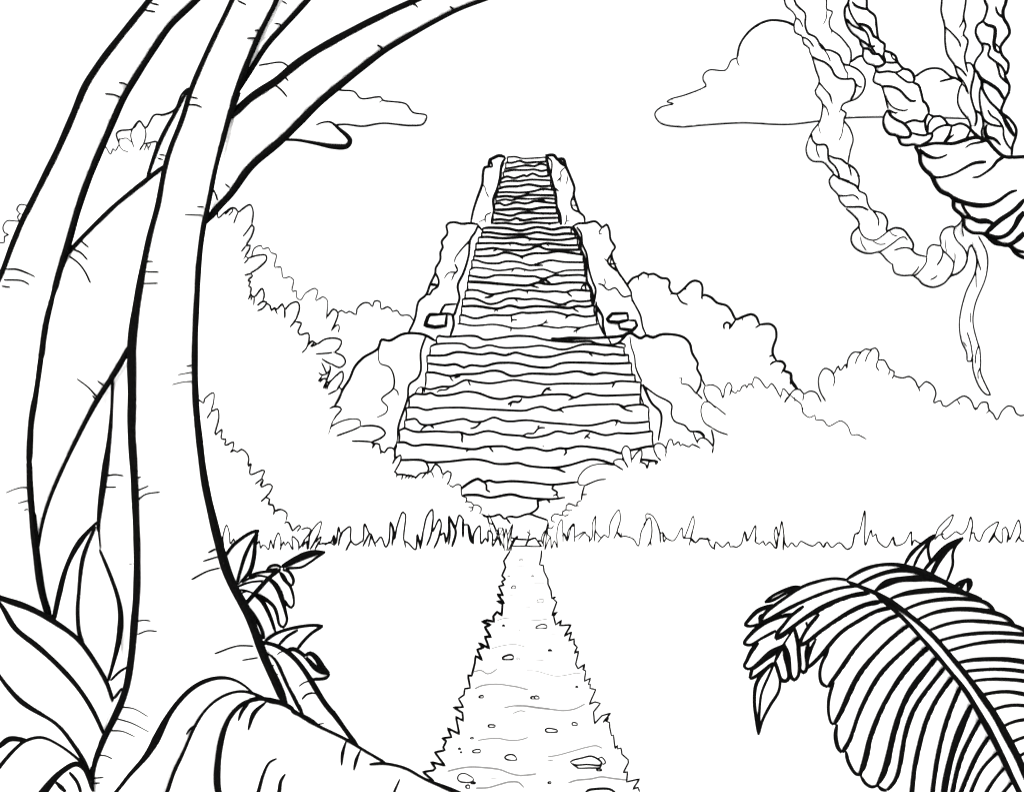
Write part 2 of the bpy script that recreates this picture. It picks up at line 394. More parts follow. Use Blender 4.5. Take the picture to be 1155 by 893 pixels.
CR = [strokes('''
2.2 @P4 955,445 930,470 905,480
2 @P4 440,650 460,680 475,690
2 @P4 480,665 535,645
2 @P4 600,690 622,730
2 @P4 545,570 565,580 580,568
2.2 @P5 570,445 605,475
2.2 @P5 700,462 710,475
2.4 @P5 560,620 625,635 660,662
2.2 @P5 800,700 770,748
2.4 @P5 160,805 200,758 240,745
1.9 @P5 200,758 250,772
2 @P5 455,830 390,855
1.8 @P4 325,790 350,770 410,765 440,745
1.8 @P4 140,795 170,750 210,745 225,790
2.6 @P7 145,70 120,100 60,100 20,125
2 @P7 55,105 42,145
2.2 @P7 430,175 480,172 508,195
2 @P7 980,122 1040,165 1110,185
2.2 @P6 770,332 820,320 870,275
2 @P6 340,350 370,320 410,300
2.4 @P6 425,302 460,330
2.6 @P6 690,365 705,400 700,430 705,455
2.2 @P7 950,262 970,280 955,310
2.2 @P7 145,395 195,375 245,375 290,330 350,325
2 @P7 290,335 280,315 300,303
2.6 @P7 200,405 260,445 320,475 360,468
1.6 @P7 320,475 340,495
2.2 @P7 735,372 700,400 685,422
2 @P7 705,400 740,418
2.2 @P6 735,535 755,515 800,510
2.4 @P6 935,490 975,537
2.6 @P7 520,505 528,540 505,565
2.6 @P7 380,672 440,680 525,713
2.2 @P6 385,620 412,680 395,720
2.4 @P8 350,100 375,130 375,170 410,190
2.4 @P8 965,125 945,160 990,190 985,215 1000,235
1.6 @P8 950,225 985,205
3-2.2 @P8 895,250 820,268 825,315 800,350 740,380
2.4 @P8 900,252 930,285
'''), strokes('''
1.8 @P3 70,232 45,245
2.6-4-2.6-3.4-3.4 @P5 240,320 300,326 400,320 700,313 850,300 925,278
2.6 @P5 250,316 400,345
1.8 @P3 200,270 225,290
1.8 @P2 955,265 970,290
1.8 @P2 815,335 860,312
1.8 @P2 1040,372 1080,400
1.5 @P2 975,515 1000,488
1.5 @P2 1090,490 1092,515
1.6 @P3 95,460 180,455
2.4 @P2 740,735 790,730 830,708
2 @P2 1115,685 1110,705
2 @P2 1010,755 1035,772
2 @P2 825,860 845,838 862,860
2 @P3 60,630 140,650
2.6 @P3 130,600 180,580 240,610
2 @P3 160,610 175,590 190,615
2 @P3 500,650 540,612
1.8 @P3 500,650 520,665
2 @P3 40,685 35,705
2.4 @P3 380,690 425,728
2 @P3 330,795 380,800
2.2 @P3 430,830 485,860
2.4 @P5 365,148 400,115
2 @P4 975,120 980,185
2 @P4 980,158 1028,158
2 @P4 975,225 970,262
1.8 @P5 110,212 180,190 210,155
1.6 @P5 180,185 225,180
2 @P5 500,230 435,262
1.8 @P5 465,250 468,280
2 @P3 290,320 300,345
'''), strokes('''@P1
1.6 760,722 800,700
1.6 590,860 560,858
2 640,520 700,505 740,520
1.6 560,450 600,440
1.8 700,412 720,425
2.2 410,642 470,635
2.2 500,685 560,680
''')]
temple = Thing('stepped_temple', 'tall ruined stone temple with cracked stairs rising in three tiers behind the path', 'temple', P(595, 610, 50))
walls = ['''
w1a:3.2-3-3 @Q2 870,370 810,335 760,322 660,325 570,368 520,362 495,420 400,480 345,540 310,620 265,690 240,750 215,790 @I 372,475
w1b:3.6-2.6 @Q6 0,520 60,492 130,525 165,508 210,520 270,500 400,515 450,560 465,620 503,690 497,720 525,780 520,830 490,890
1.2-2.4-1.4 @Q2 515,370 500,450 510,515 570,540 600,600 595,680 520,750 560,800 550,835 485,870
2 @Q2 600,680 625,700 628,728
2.8-2.6-3.4 @Q2 810,335 775,440 775,560 755,610 700,655 690,740 @Q3 670,230 630,350 625,450 605,500 605,560 585,615
2.4 @Q7 495,250 550,305
2-1.4 @Q7 490,250 440,195 395,185 400,140
1.2 @Q7 375,145 398,155
1.6-2.4 @Q6 60,510 70,580 90,640 100,720 140,810
3.4-2.4 @Q7 145,190 200,310 262,380 245,560
2.4-2 @Q7 135,190 130,260 150,320
2.2 @Q7 150,200 230,260 330,320 330,385 350,430 420,460 450,495 520,500 560,545
2.2 @P5 740,320 768,372
3 @P5 900,290 830,355 790,378
''', '''
w2a:2.6 @P2 690,100 620,90 540,95 490,82 430,90 412,110 420,180 370,250 380,300 360,340 358,410 318,480 315,520 270,620 235,710 170,770 145,890 @P4 130,170 80,270
w2b:2.6-2.2 @P3 440,110 480,92 540,90 630,75 690,125 725,100 750,150 760,230 800,300 770,350 820,500 880,590 940,690 945,740 1020,890 @P5 1040,220 1070,290
2.6 @P2 318,520 345,590 335,640 290,670 265,710 235,712
4 @P2 275,620 335,628
2.6-1.4 @P2 625,230 540,320 490,390 480,430
3-2-1.4 @P2 485,445 508,500 480,530 455,590
1.8-1.2 @P2 500,515 430,520 390,570
2.6-3.2 @P2 690,100 660,170 620,230 605,370 560,520 510,630 525,740 500,820 480,880 @P4 470,110 475,200 445,300
2.6 @P1 140,715 185,770
2.6 @P1 960,740 1030,840
1.8 @P3 690,125 660,165 665,185 685,180
2.4 @P3 770,350 735,425 820,510
1.6 @P3 735,425 705,395
1.8 @P3 770,370 762,440 815,440
2 @P3 650,615 690,625 740,670 800,650 850,710 880,730 940,720 945,770
1.8-1.4 @P3 705,570 715,610 700,635
2.6 @P3 465,120 505,180 515,270 550,350 570,480 605,600 630,660 615,790
2.4-3-3 @P3 630,790 @P5 690,130 695,210 720,310
2.6-4 @P3 440,120 490,220 500,310 530,380 545,480 555,600 590,660 610,800
2.4 @P5 637,0 640,120 660,195 705,290
2 @P3 620,800 680,890
1.8 @P1 0,710 80,710 140,715
2 @P1 960,740 1000,715 1080,705 1155,690
2 @P1 265,615 215,640 210,705
1.5 @P1 210,670 150,700
3.4 @P4 515,10 475,110
''', '''@P1
w3a:2.4-3.6 85,700 105,600 140,490 185,360 190,280 205,222 235,215 250,155 280,140 330,120 385,132
w3b:3.6-3-2.4 730,118 810,118 835,150 890,150 910,210 945,290 985,400 980,460 1010,560 1030,610 1070,650 1075,700
4 835,150 875,185 912,212
2.2 980,460 955,520 970,580 1030,615
1.5 960,505 990,505
1.5 965,550 1000,552
1.6 900,225 865,260 870,300 835,340
1.4 920,290 925,330 910,370
1.4 865,300 860,360
1.6 915,630 915,685 895,730
1.4 915,685 945,685
1.6-1.2-2 190,370 210,400 215,430 240,480
2.4 260,160 270,215 235,215
3-3.6-2.6 388,135 355,190 338,320 315,410 280,500 285,600 268,680 265,740
2 375,180 348,240 340,320 325,400
3-3.4 740,130 770,260 800,370 825,470 830,560 855,620 865,740
2 745,130 785,165 785,280
2 845,590 862,620 872,700 868,740
2 820,400 850,430
''']
for i in range(3):
    st = strokes(walls[i])
    if i < 2: spec = [list(reversed(NAMED['w%da' % (i+1)].sm)), NAMED['w%db' % (i+1)], nums('797,470 805,560 810,604 380,604 376,560') if i == 0 else nums('735,400 720,425 480,425 455,400')]
    else: spec = [NAMED['w3a'], NAMED['w3b'], nums('665,252 665,285 525,285 525,255')]
    temple.part('terrace_wall', [spec], DD[i][0] + 3, st, B=12 if i == 0 else 9, T=60, wmul=.97)
for i in range(3):
    L = TIER[i]; n = len(L)
    for k, s in enumerate(L):
        D = DD[i][0] + (DD[i][1] - DD[i][0]) * k / (n - 1)
        sides = []
        top = list(s.sm)
        if k + 1 < n: low = list(L[k+1].sm)
        elif i > 0: low = [p + np.array((0, 3)) for p in TIER[i-1][0].sm if s.sm[0][0] - 3 < p[0] < s.sm[-1][0] + 3]
        else: low = [np.array(c) for c in nums('573,612 613,612')]
        if k + 1 < n:
            low2 = [p + np.array((0, 2.5)) for p in low]
            if i == 0 and k in (11, 12, 13): low2 = [np.array(c) for c in {11: nums('440,552 705,552'), 12: nums('480,566 680,566'), 13: nums('520,592 650,592')}[k]]
            x0, x1 = top[0][0], top[-1][0]
            if not (i == 0 and k in (11, 12, 13)): low2 = [p for p in low2 if x0 - 2 <= p[0] <= x1 + 2] or low2
        else: low2 = low
        for a, side in ((top[0], -1), (top[-1], 1)):
            e = (low[0] if side < 0 else low[-1]) if k + 1 < n else None
            if e is not None and not (i == 0 and k >= 10):
                q = Stroke(); q.w = [1.7 if i == 2 else 2]; q.grey = q.skip = False
                m = np.array((a[0] - side * 0.5, (a[1] + e[1]) / 2)); b = np.array((a[0] + (e[0] - a[0]) * .15, e[1]))
                q.pts = [a, m, b]; q.sm = catmull(q.pts, 1.5); sides.append(q)
        ybot = max(p[1] for p in low2)
        cr = [c for c in CR[i] if (c.pts[0][1] >= np.interp(c.pts[0][0], [p[0] for p in top], [p[1] for p in top]) - 1.0) and (k + 1 == n or c.pts[0][1] < np.interp(c.pts[0][0], [p[0] for p in low], [p[1] for p in low]) - .5)]
        for c in cr: CR[i].remove(c)
        temple.part('step', [[top, list(reversed(low2))]], D, [s] + sides + cr, B=1.0, T=22, grid=5, wmul=1.1)
temple.part('landing_slab', [nums('571,583 577,582 583,583 596,579.5 607,582.5 618,586.5 618,594 616,603 612,616.5 574,616.5')], 36.2, '''@P8
2.2 585,583 640,598 730,602
2.6 545,412 565,440 585,465
2.4 545,405 580,402 640,408 740,380 820,405 908,435
1.8 905,437 913,480 903,510
2.4 715,655 740,608 765,598 800,588 815,612
2 815,610 860,615
2 815,615 855,662
1.6 600,660 710,658 780,662 860,662
1.8 735,600 745,565 755,555 725,535
1.6 745,540 752,512
''', B=1, T=8)
for tx in ('''@P4
1.8-2.6 l 500,20 400,28 380,55 355,105
2.2 355,105 420,105 470,112
''', '''@P4
1.6-3.4-4-3-2.4 l 415,110 270,112 250,135 225,205 310,222 405,210 415,110
''', '''@P5
2.4-4 l 915,160 905,100 775,105 730,150 750,175 830,182 915,162
''', '''@P5
2-3.4-2 l 830,185 840,235 950,250 990,210 975,165 915,162
'''):
    q = strokes(tx); temple.part('stone_block', [[q[0], [q[-1].sm[-1]]]], DD[1][0] + 2.3, q, B=2, T=3, wmul=1.2)
# ================= far and middle vegetation (solid leafy masses with scalloped edges)
def mass(name, label, cat, D, inks, auto, group=None, B=10, T=25, kind=None):
    a = np.array(auto); T_ = Thing(name, label, cat, P(a[:, 0].mean(), a[:, 1].max(), D), group=group, solo=True, kind=kind)
    T_.part(name, None, D, inks, auto=auto, B=B, T=T, wmul=1.06)
HILL = 'wooded hills behind the temple'
mass('forest', 'thinly outlined distant tree row sloping down to the left side of the temple', 'trees', 112, '''
1.2 @Q1 365,405 385,345 430,328 440,350 475,340 495,375 528,385 518,470 555,465 575,540 610,530 640,550 632,625 658,620 660,665 685,680 720,635 780,605 798,620 785,685 830,660 858,680 855,808
1.9 @Q1 858,790 900,740 928,765 910,830 885,882
1.6 ! @Q2 195,305 215,280 240,265 245,290 235,318
1.6 @Q2 235,190 260,172 290,190 310,178 355,200 360,165 400,125 440,125 460,148 475,112 510,115 518,165 560,148 580,160 592,180 620,172 645,203 700,205 728,240
''', nums('480,400 480,585 240,585 240,300 283,290'), HILL, kind='stuff')
mass('forest', 'boldly outlined distant tree row sloping down from the right side of the temple', 'trees', 105, '''@Q6
2.4 30,195 45,175 80,135 115,122 150,100 180,112 215,108 265,135 305,140 320,165 315,195 340,235 365,238 410,205 450,165 480,152 520,165 532,195 528,265
2 ! 115,122 117,150
2 ! 180,112 178,140
2 ! 320,243 340,235
2.2 ! 365,240 395,290 438,308
2 ! 410,205 430,210
2.6 528,250 545,245 590,262 625,295 690,315 720,350 750,402 790,388 850,370 880,385 903,438
2.4 ! 528,250 525,262 535,272
2 ! 790,388 795,412
2.4 ! 675,468 670,440 690,422 710,430 706,468
2.4 ! 705,468 750,402
2.2 ! 875,458 905,440
2.6 903,438 935,434 975,435 1005,460 1012,520 990,590 990,630 1015,675
2.2 ! 965,645 990,635
2.4 ! 970,700 990,682 1012,675
2.6-3.6 1010,675 1050,678 1070,705 1062,735 1105,755 1110,800 1150,858
2 ! 1070,705 1045,755
2.6 ! 1110,790 1102,825
''', nums('905,480 905,586 690,586 690,340'), HILL, kind='stuff')
mass('forest', 'low rounded row of trees reaching the right edge behind the near bushes', 'trees', 80, '''@Q8
1.6 -10,345 25,350 45,315 70,290 95,290 112,310 140,297 170,305 195,350
1.6 ! 112,310 107,345
1.6 215,348 185,290 183,230 210,190 240,200 252,215 275,178 285,200 310,170 315,190 320,150 345,115 380,113 405,98 425,102 450,93 467,120 465,150 490,150 520,195 540,205 538,222 580,235 610,228 640,250 655,280 690,252 725,275 737,310 727,352 760,342 768,365 783,370 830,340 870,320 900,338 925,385 950,352 980,352 988,385 1008,405 1025,432 1050,390 1080,367 1105,375 1115,400 1135,413 1180,405 1260,430
1.6 ! 245,200 258,240 252,275
1.6 ! 275,178 283,200
1.6 ! 315,170 315,190
1.6 ! 355,170 365,140 385,113
1.6 ! 402,160 415,125 435,100
1.6 ! 470,203 455,180 465,148
1.8 ! 513,222 518,200
1.8 ! 528,240 540,222
1.6 ! 652,272 662,300
1.6 ! 838,340 852,362
1.8 ! 925,385 926,372
1.6 ! 975,403 990,388
''', nums('1200,470 1200,593 880,593 880,460'), HILL, kind='stuff')
mass('distant_tree', 'pointed leafy treetop glimpsed high between the leaning left trunks', 'tree', 60, '''@A
1.2 440,640 455,635 480,670 490,645 500,655 515,630
1.6-2.4 515,620 505,580 520,568 575,560 605,525 632,555 670,500 710,498 760,475 790,410 820,385 850,395
1.4 ! 580,640 568,580 605,525 632,570 625,620 605,655
1.2 ! 520,600 515,620 530,650 558,660
1.2 ! 520,605 550,600 570,618
1.2 ! 605,650 625,622
1.2 ! 625,655 637,628 645,655
1.2 ! 640,650 655,625
1.6 625,625 650,620 680,615 675,650 675,720
''', nums('260,170 250,420 118,560 60,560 60,300'), None)
mass('distant_tree', 'small curly treetop at the extreme left edge behind the outermost trunk', 'tree', 62, '''@C
1.3 160,60 115,45 85,42 72,65 85,80 75,95 80,112 30,112 12,140 20,165 38,172 18,180 18,205 -20,205
1.2 ! 100,85 85,80
''', nums('-60,300 -60,590 40,590 60,300'), None)

mass('tall_tree', 'tall ragged leafed tree rising left of the temple behind the big trunk', 'tree', 47, '''@Q1
1.8 120,90 145,105 150,148 195,110 240,82 265,88 280,110 320,80 358,62 378,110 370,190
1.6 ! 195,128 215,105 240,85 245,100 215,135
1.8 ! 280,110 265,145 250,185
1.8 ! 370,190 335,240 310,270
1.8 370,190 383,210 370,265 330,330
1.8 ! 330,330 300,368
1.8 330,330 358,325 355,350 325,400
1.8 ! 325,400 315,418
2 345,410 400,392 460,390 465,420 420,470 360,510
1.8 ! 318,445 345,410 328,398
2.2 ! 360,510 320,522
2 365,510 375,525 345,555 362,560 350,590 365,600 362,640 370,655 385,660 435,605 450,650 440,690
1.8 ! 362,640 345,680
1.8 ! 370,655 362,688
1.8 ! 380,715 383,690 385,660
2 ! 430,690 405,718 435,692 465,695 440,735 402,752
2 465,700 490,720 495,750 515,730 530,740 568,705 582,740 620,705 665,693 680,730 660,800 650,820
1.8 ! 515,730 535,775
2.2 ! 582,740 583,800
2 ! 660,800 640,830 615,858
2 650,822 690,830 670,890 @Q2 -10,330 45,320 50,370 40,400
1.8 ! @Q2 50,370 30,420 0,450
2 @Q2 40,400 70,370 85,380 100,390 150,360 220,352 260,370 245,420 215,445
2 ! @Q2 85,380 60,408 100,392
2 ! @Q2 90,455 150,452 210,445
2 @Q2 215,445 270,470 287,510 250,545 190,520
2 ! @Q2 190,520 165,508 130,485
2 ! @Q2 130,510 150,550 165,580 190,555 185,530
1.8 ! @Q2 110,575 135,592 165,585
1.8 ! @Q2 135,600 110,630 150,615 165,618 140,680
1.8 ! @Q2 165,640 152,685
1.8 ! @Q2 118,640 138,625
2 @Q2 190,560 165,640 190,630 225,595 265,568 270,620 230,690
2 ! @Q2 190,630 172,660 165,688
2 ! @Q2 230,690 200,705 170,720
2 @Q2 250,670 262,690 240,750 215,795
''', nums('377,600 225,600 225,250'), None, B=16, T=60)
mass('shrub', 'low shrub bank with finger shaped leaves along the left foot of the temple stairs', 'shrub', 45.6, '''
2 @Q2 180,812 200,800 250,800 260,815 225,860 205,890
1.6 @Q3 205,310 185,370 190,355 260,315 340,300 380,310 382,350
1.2 ! @Q3 185,370 175,402
2 ! @Q3 382,350 340,370 300,385 225,412
2.2 @Q3 385,348 470,345 520,360 545,395 510,430 455,450
2.2 ! @Q3 455,450 390,445 325,445
2 @Q3 460,455 480,460 505,465 515,505 540,518 560,490 600,495 605,560
2 ! @Q3 450,450 468,465 458,492 480,462
2 ! @Q3 515,500 515,530
2 @Q3 590,595 610,560 645,535 645,570 610,640
2.2 ! @Q3 600,640 620,655 618,680
2 @Q3 610,640 625,662 650,660 670,662 690,668 715,668 740,680 770,655 800,650 840,640 850,625 870,595 900,615 920,660 950,638 972,650 965,700
1.8 ! @Q3 630,656 655,660 650,698
1.6 ! @Q3 670,688 698,658
1.6 ! @Q3 690,690 715,662
1.5 ! @Q3 712,686 735,668
1.5 ! @Q3 738,692 760,662
1.8 ! @Q3 780,688 820,640
1.6 ! @Q3 840,640 850,655 860,682
1.6 ! @Q3 820,640 822,668
1.5 ! @Q3 918,692 920,660
2 ! @Q3 965,700 945,728
1.6 @P8 52,120 60,135 85,145 110,125 150,128 158,190 165,225 205,240 200,270 240,275 262,300 290,300 330,325 325,370
1.4 ! @P8 30,125 52,95 68,20
1.4 ! @P8 75,152 95,132
1.5 ! @P8 205,240 207,272 185,280
1.5 ! @P8 262,300 250,350 230,357
1.5 ! @P8 215,318 240,325 265,318
1.5 ! @P8 325,370 305,380
2 @P8 330,380 385,410 400,460 430,470
2.2-2.8 ! @P8 345,398 420,402 470,392
''', nums('566,596 570,608 300,608 360,540'), 'shrubs round the foot of the temple', B=6, T=20)
mass('bush', 'ragged edged bush sloping down to the grass beside the big left trunk', 'bush', 43.5, '''@Q4
1.6 0,110 30,122 55,140 60,115 120,72 122,130 105,195
1.8 ! 105,195 75,242
1.8 100,200 145,178 155,240 132,345 175,310 172,372 200,375 195,415 250,393 245,440
1.8 ! 245,440 228,460 255,445
1.8 250,442 275,458 300,440 335,465 350,500 345,550 365,530 358,603 440,575 452,580 435,630 443,640 430,685 480,665 502,680 480,730 460,750 485,765 475,798 505,800 518,840
1.8 ! 435,630 388,668
1.6 ! 443,640 420,678
2 ! 470,742 428,780
1.8 ! 518,840 508,868
1.6 518,845 560,832 598,860 595,892
2 ! @H4 475,42 500,20 520,5
2 @H4 520,5 550,20 545,65 580,70 590,115
1.8 ! @H4 590,115 583,153
1.7 @H4 590,120 640,105 695,135 690,200
2 ! @H4 690,205 675,228
2.2 @H4 690,210 710,215 745,290
1.8 @H4 745,285 800,238 812,250 780,292
1.6 @H4 815,275 870,258 898,270 870,330 830,370
''', nums('342,608 190,609 190,440'), None, B=10, T=30)
mass('bush', 'large blank rounded bush to the right of the temple with a long trailing edge', 'bush', 46.3, '''
2 @Q7 525,155 550,200
1.5 @Q7 550,200 600,195 645,225 665,280 680,210 705,178 725,210 722,232 750,248 760,230 775,235 785,210 810,195 822,215 830,190 852,190 870,145 900,155 952,215 980,185 1010,220 1040,270 1055,218 1085,245 1100,270
1.8 ! @Q7 550,200 540,235 570,305 620,340 685,390
1.8 ! @Q7 725,210 708,265
1.5 ! @Q7 852,190 860,205 870,220
2 ! @Q7 1040,260 1042,285
2.4 ! @Q7 1100,265 1080,285 1065,312
1.3 @Q8 50,318 70,335 100,360 110,400 140,422 165,410 168,432 205,435 228,462 285,437 310,450 325,470 338,503 365,502 410,525
1.3 ! @Q8 68,325 70,348
1.2 ! @Q8 110,375 105,400
''', nums('1050,520 1180,560 1300,606.5 795,606.5 800,560'), None, B=10, T=40)
mass('shrub', 'low shrub bank with upright oval leaves along the right foot of the temple stairs', 'shrub', 45.5, '''
1.5 @G1 152,512 125,500 125,480 150,455 195,465 200,440 220,430 222,400 240,390 290,405 295,380 320,370
1.5 ! @G1 105,510 108,550 125,552 142,533
1.5 ! @G1 195,463 215,470 242,458
1.5 ! @G1 220,428 240,435 264,432
1.5 ! @G1 285,403 308,403
2 @G1 320,368 325,330 340,275
1.8 ! @G1 326,332 360,330
1.5 @G1 340,272 305,268 298,235 330,180 380,145 450,132 540,140
2-1.6 ! @G1 340,275 400,248 440,235 484,232
1.7 @G1 540,140 530,115 560,100 590,105 600,118
2 ! @G1 535,135 595,173
1.8 ! @G1 600,115 585,90
1.7 @G1 600,115 583,50 605,15 630,25 642,60 646,110
2 ! @G1 600,112 626,158
2 ! @G1 646,108 645,125
1.8 @G1 650,105 680,60 710,40 715,80 705,118 735,130 750,150 760,120 800,115 815,120
1.8 ! @G1 705,118 698,132
1.8 ! @G1 738,130 748,162 760,118
1.8 ! @G1 800,118 805,138 820,112
1.7 @Q7 240,670 215,610 225,580 260,575 290,600 298,640
2 ! @Q7 240,665 265,688
1.7 @Q7 293,635 300,590 320,548 335,550 345,585 378,562 388,590 400,580 445,597 465,580 490,592
1.6 ! @Q7 298,630 292,650 297,672
1.6 ! @Q7 345,580 347,595
1.6 ! @Q7 385,580 388,592
1.8 ! @Q7 465,580 490,590 520,607
1.8 @Q7 500,575 500,560 520,540 555,545 590,580 603,600
2 ! @Q7 470,500 485,540 500,575
2.4 ! @Q7 480,498 520,510 550,545
2 @Q7 600,600 605,560 590,485
2.2 ! @Q7 603,600 595,640
1.7 ! @Q7 548,303 530,325 522,370 545,440 595,475
1.8 @Q7 545,305 570,303 620,345
1.8 ! @Q7 595,475 640,500 700,520
''', nums('900,540 900,607 612,607 612,600'), 'shrubs round the foot of the temple', B=6, T=20)

# ================= grass along the far edge of the clearing
V, Fc = [], []
def gr(D, inks, y1, w=1.0):
    st = strokes(inks)
    pts = [p for q in st if not q.skip for p in q.sm]
    if pts[0][0] < pts[-1][0]: pts = pts + [np.array((pts[-1][0], y1)), np.array((pts[0][0], y1))]
    V2, F2 = [], []
    solid(V2, F2, pts, D, B=1, T=5, grid=6)
    bvh = BVHTree.FromPolygons(V2, [f for f, _ in F2]); c = Vector((0, 0, CAMH))
    def dp(x, y):
        h = bvh.ray_cast(c, P(x, y, 1) - c); return h[0].y if h[0] is not None else D
    for q in st: ink(V2, F2, q, dp, w * (1.15 if y1 else 1))
    b = len(V); V.extend(V2); Fc.extend([(tuple(i + b for i in f), m) for f, m in F2])
gr(33.5, '''@H4
1.4 60,340 130,340 155,360 165,415 158,340 190,235 215,310 222,395 252,348 260,385 340,400 440,400 465,368 475,435 490,405 515,410 540,445 560,362 583,437 590,380 625,300 648,380 640,420 655,405 670,370 680,410 705,375 745,445 742,330 795,380 800,430 850,350 830,410 865,370 875,400 885,330 930,250 985,205 965,310 935,380 985,330 970,400 1000,385 1020,405 1050,375 1080,400 1095,320 1105,400 1116,350
2 ! 965,310 925,385 890,442
2 ! 970,370 930,442
1.7 ! 742,330 770,350 795,385 795,450
2 ! 865,365 870,440 885,330
1.8 ! 650,410 638,450
1.8 ! 845,360 828,425
''', 621)
gr(33.5, '''@Q5
1.8 150,245 200,235 215,200 225,240 240,155 250,190 262,180 300,155 305,230 330,250 355,235 365,230 375,140 400,190 410,195 430,240 460,208 485,262 500,240 510,130 520,160 530,220 545,150 575,78 588,90 582,230 600,238 640,275 650,195 665,240 680,180 700,100 728,65 733,110 730,180 765,115 775,140 772,200 790,185 800,235 812,180 815,100 845,165 868,95 890,120 893,145 915,145 940,245 945,190 975,150 983,245 1005,215 1018,235 1020,175 1040,190 1042,258 1070,215 1085,255
1.8 ! 250,190 245,220 238,256
1.8 ! 240,230 262,180
2 ! 305,225 275,285
2 ! 215,200 216,258
2 ! 400,190 365,260
1.8 ! 410,195 395,262
1.8 ! 410,205 435,262
2.2 ! 510,130 525,165 518,255
2 ! 650,195 668,272
2 ! 680,180 672,235 663,272
2 ! 733,110 720,200 698,256
2.2 ! 775,160 755,230 735,270
2.6 ! 815,100 850,180 830,262
1.8 ! 815,100 820,200 812,250
2.6 ! 888,120 888,212
2.6 ! 915,145 930,230 945,245
1.8 ! 582,230 590,265
1.8 ! 790,185 798,245
''', 621)
gr(33.5, '''@P8
1.4 395,460 420,540 440,610 465,570 478,500 490,560 520,500 530,590 545,500 560,560 575,520 605,465 590,620 640,570 600,660
1.7 ! 390,375 420,430 480,560 530,690
1.5 ! 395,380 450,520 500,660
1.4 ! 478,500 490,655
1.5 ! 520,500 530,690
1.7 ! 605,465 570,600 548,720
1.5 ! 540,500 555,560 560,680
1.6 ! 645,565 600,620 565,700
2 ! 655,570 600,640 575,740 520,795
2 ! 478,500 520,500
2 ! 500,560 530,560
2 ! 530,690 548,720
''', 621, .72)
gr(33.5, '''@P8
1.6 860,640 850,600 870,540 890,520 905,465 910,560 930,575 940,680 965,610 990,675 985,560 1000,470 1030,425 1040,560 1045,545 1075,615 1110,500 1135,460 1140,625
1.6 ! 905,465 895,580 880,695
2 ! 905,480 870,600 868,665
1.5 ! 930,575 905,630 885,690
1.6 ! 1040,555 1040,632
''', 621, .72)
gr(33.5, '''@G1
1.6 195,600 210,580 230,635 232,575 250,540 273,517 277,560 278,608 290,600 345,572 354,592 370,602 380,630 392,600 392,520 415,470 412,560 430,590 450,610 470,590 495,610 510,510 565,430 575,500 555,570 575,605 600,600 660,620 690,665 710,570 740,510 742,455 780,465 815,520 838,580 850,575 870,610 920,630 975,545 985,615 1048,470 1055,520 1035,620 1065,645 1090,620 1150,625 1165,625
1.5 ! 277,600 276,642
1.5 ! 345,578 320,600 300,628
2 ! 375,600 372,643
2 ! 410,560 405,636
1.8 ! 470,590 425,645
1.8 ! 575,500 550,580 530,620
1.8 ! 565,575 578,612 582,578
1.8 ! 722,530 765,480 780,560 770,630 750,670
1.8 ! 770,625 775,665
2 ! 815,520 830,570 835,645
1.8 ! 850,575 858,640 872,612
1.8 ! 1055,520 1035,610 1020,665
''', 621, .82)
gr(33.5, '''@G2
1.5 0,210 60,215 85,240 110,212 150,215 165,210 175,250 205,280 215,235 260,270 300,235 310,268 330,265 350,270 380,250 405,165 420,230 475,128 478,240 500,250 525,230 540,260 565,235 610,280 595,180 610,135 625,200 645,100 660,190 665,240 685,270 710,240 740,268 770,230 800,245 850,262 890,235 920,272 940,235 970,272 1020,240 1075,285 1105,260 1125,185 1150,170
1.8 ! 205,250 208,288
2.4 ! 410,175 418,232
2.4 ! 478,200 472,240
2 ! 622,200 612,280
1.8 ! 658,200 655,292
2 ! 930,240 920,272
''', 621)
gr(33.5, '''@G3
1.5 0,340 30,330 55,240 75,240 118,90 122,315 160,215 170,260 190,240 205,290 260,328 305,260 315,315 375,300 420,225 425,320 440,280 475,300 560,280 600,200 695,115 670,180 620,240 640,275 680,250 715,225 745,245 780,210 808,130 822,180 815,240 830,230 840,270 865,290 900,220 990,162 970,220 965,250 1010,300 1015,210 1035,195 1055,240 1060,280 1120,150 1135,230 1125,260 1150,290 1200,180 1220,290 1260,200 1290,300
1.6 ! 640,240 600,250 575,280
1.6 ! 820,190 800,295
1.6 ! 970,220 925,300 962,255
1.8 ! 1055,240 1045,300
1.8 ! 1125,255 1100,300
1.8 ! 300,260 320,318
''', 621)
o = link_mesh('grass', V, Fc, Vector((0, 0, 0))); tag(o, 'ragged tufts of tall grass along the far edge of the clearing', 'grass', kind='stuff')
# ================= the great leaning tree on the left
def Dt(off=0.0):
    def f(x, y):
        t = min(max((y - 690) / 200, 0), 1); t = t * t * (3 - 2 * t)
        return 6.0 - .82 * t + off
    return f
tree = Thing('great_tree', 'massive leaning tree with several smooth trunks and arching roots at the left', 'tree', P(190, 890, 5.3))
s1 = '''
t1l:4.5-6-7-6-5 ~ @A 980,-480 780,-180 640,10 520,160 450,250 370,370 320,490 250,650 190,770 130,890 @C 100,100 50,220 5,340 -60,480
t1r:6.5-7.5-8 ~ @A 1230,-420 1000,-150 850,5 740,110 690,180 600,320 540,420 460,600 400,740 345,890 @C 300,200 275,280 230,450 200,570 180,720 155,890 @D 140,120 130,340 140,520 155,680 185,890 @E 218,140
2.2 @A 655,14 690,22
2.2 @A 630,45 675,52
2.2 @A 552,370 535,362 515,360
2.2 @A 525,425 495,412 455,408
1.8-2.4-1.6 @C 25,322 70,322 110,335 153,355
2 @C 15,368 60,368 100,373 128,390
2 @C 5,395 45,400
1.6-1.2 @D 125,422 90,422 55,432 22,446
1.6-1.2 @D 120,478 75,491
1.5 @D 120,514 103,521
'''
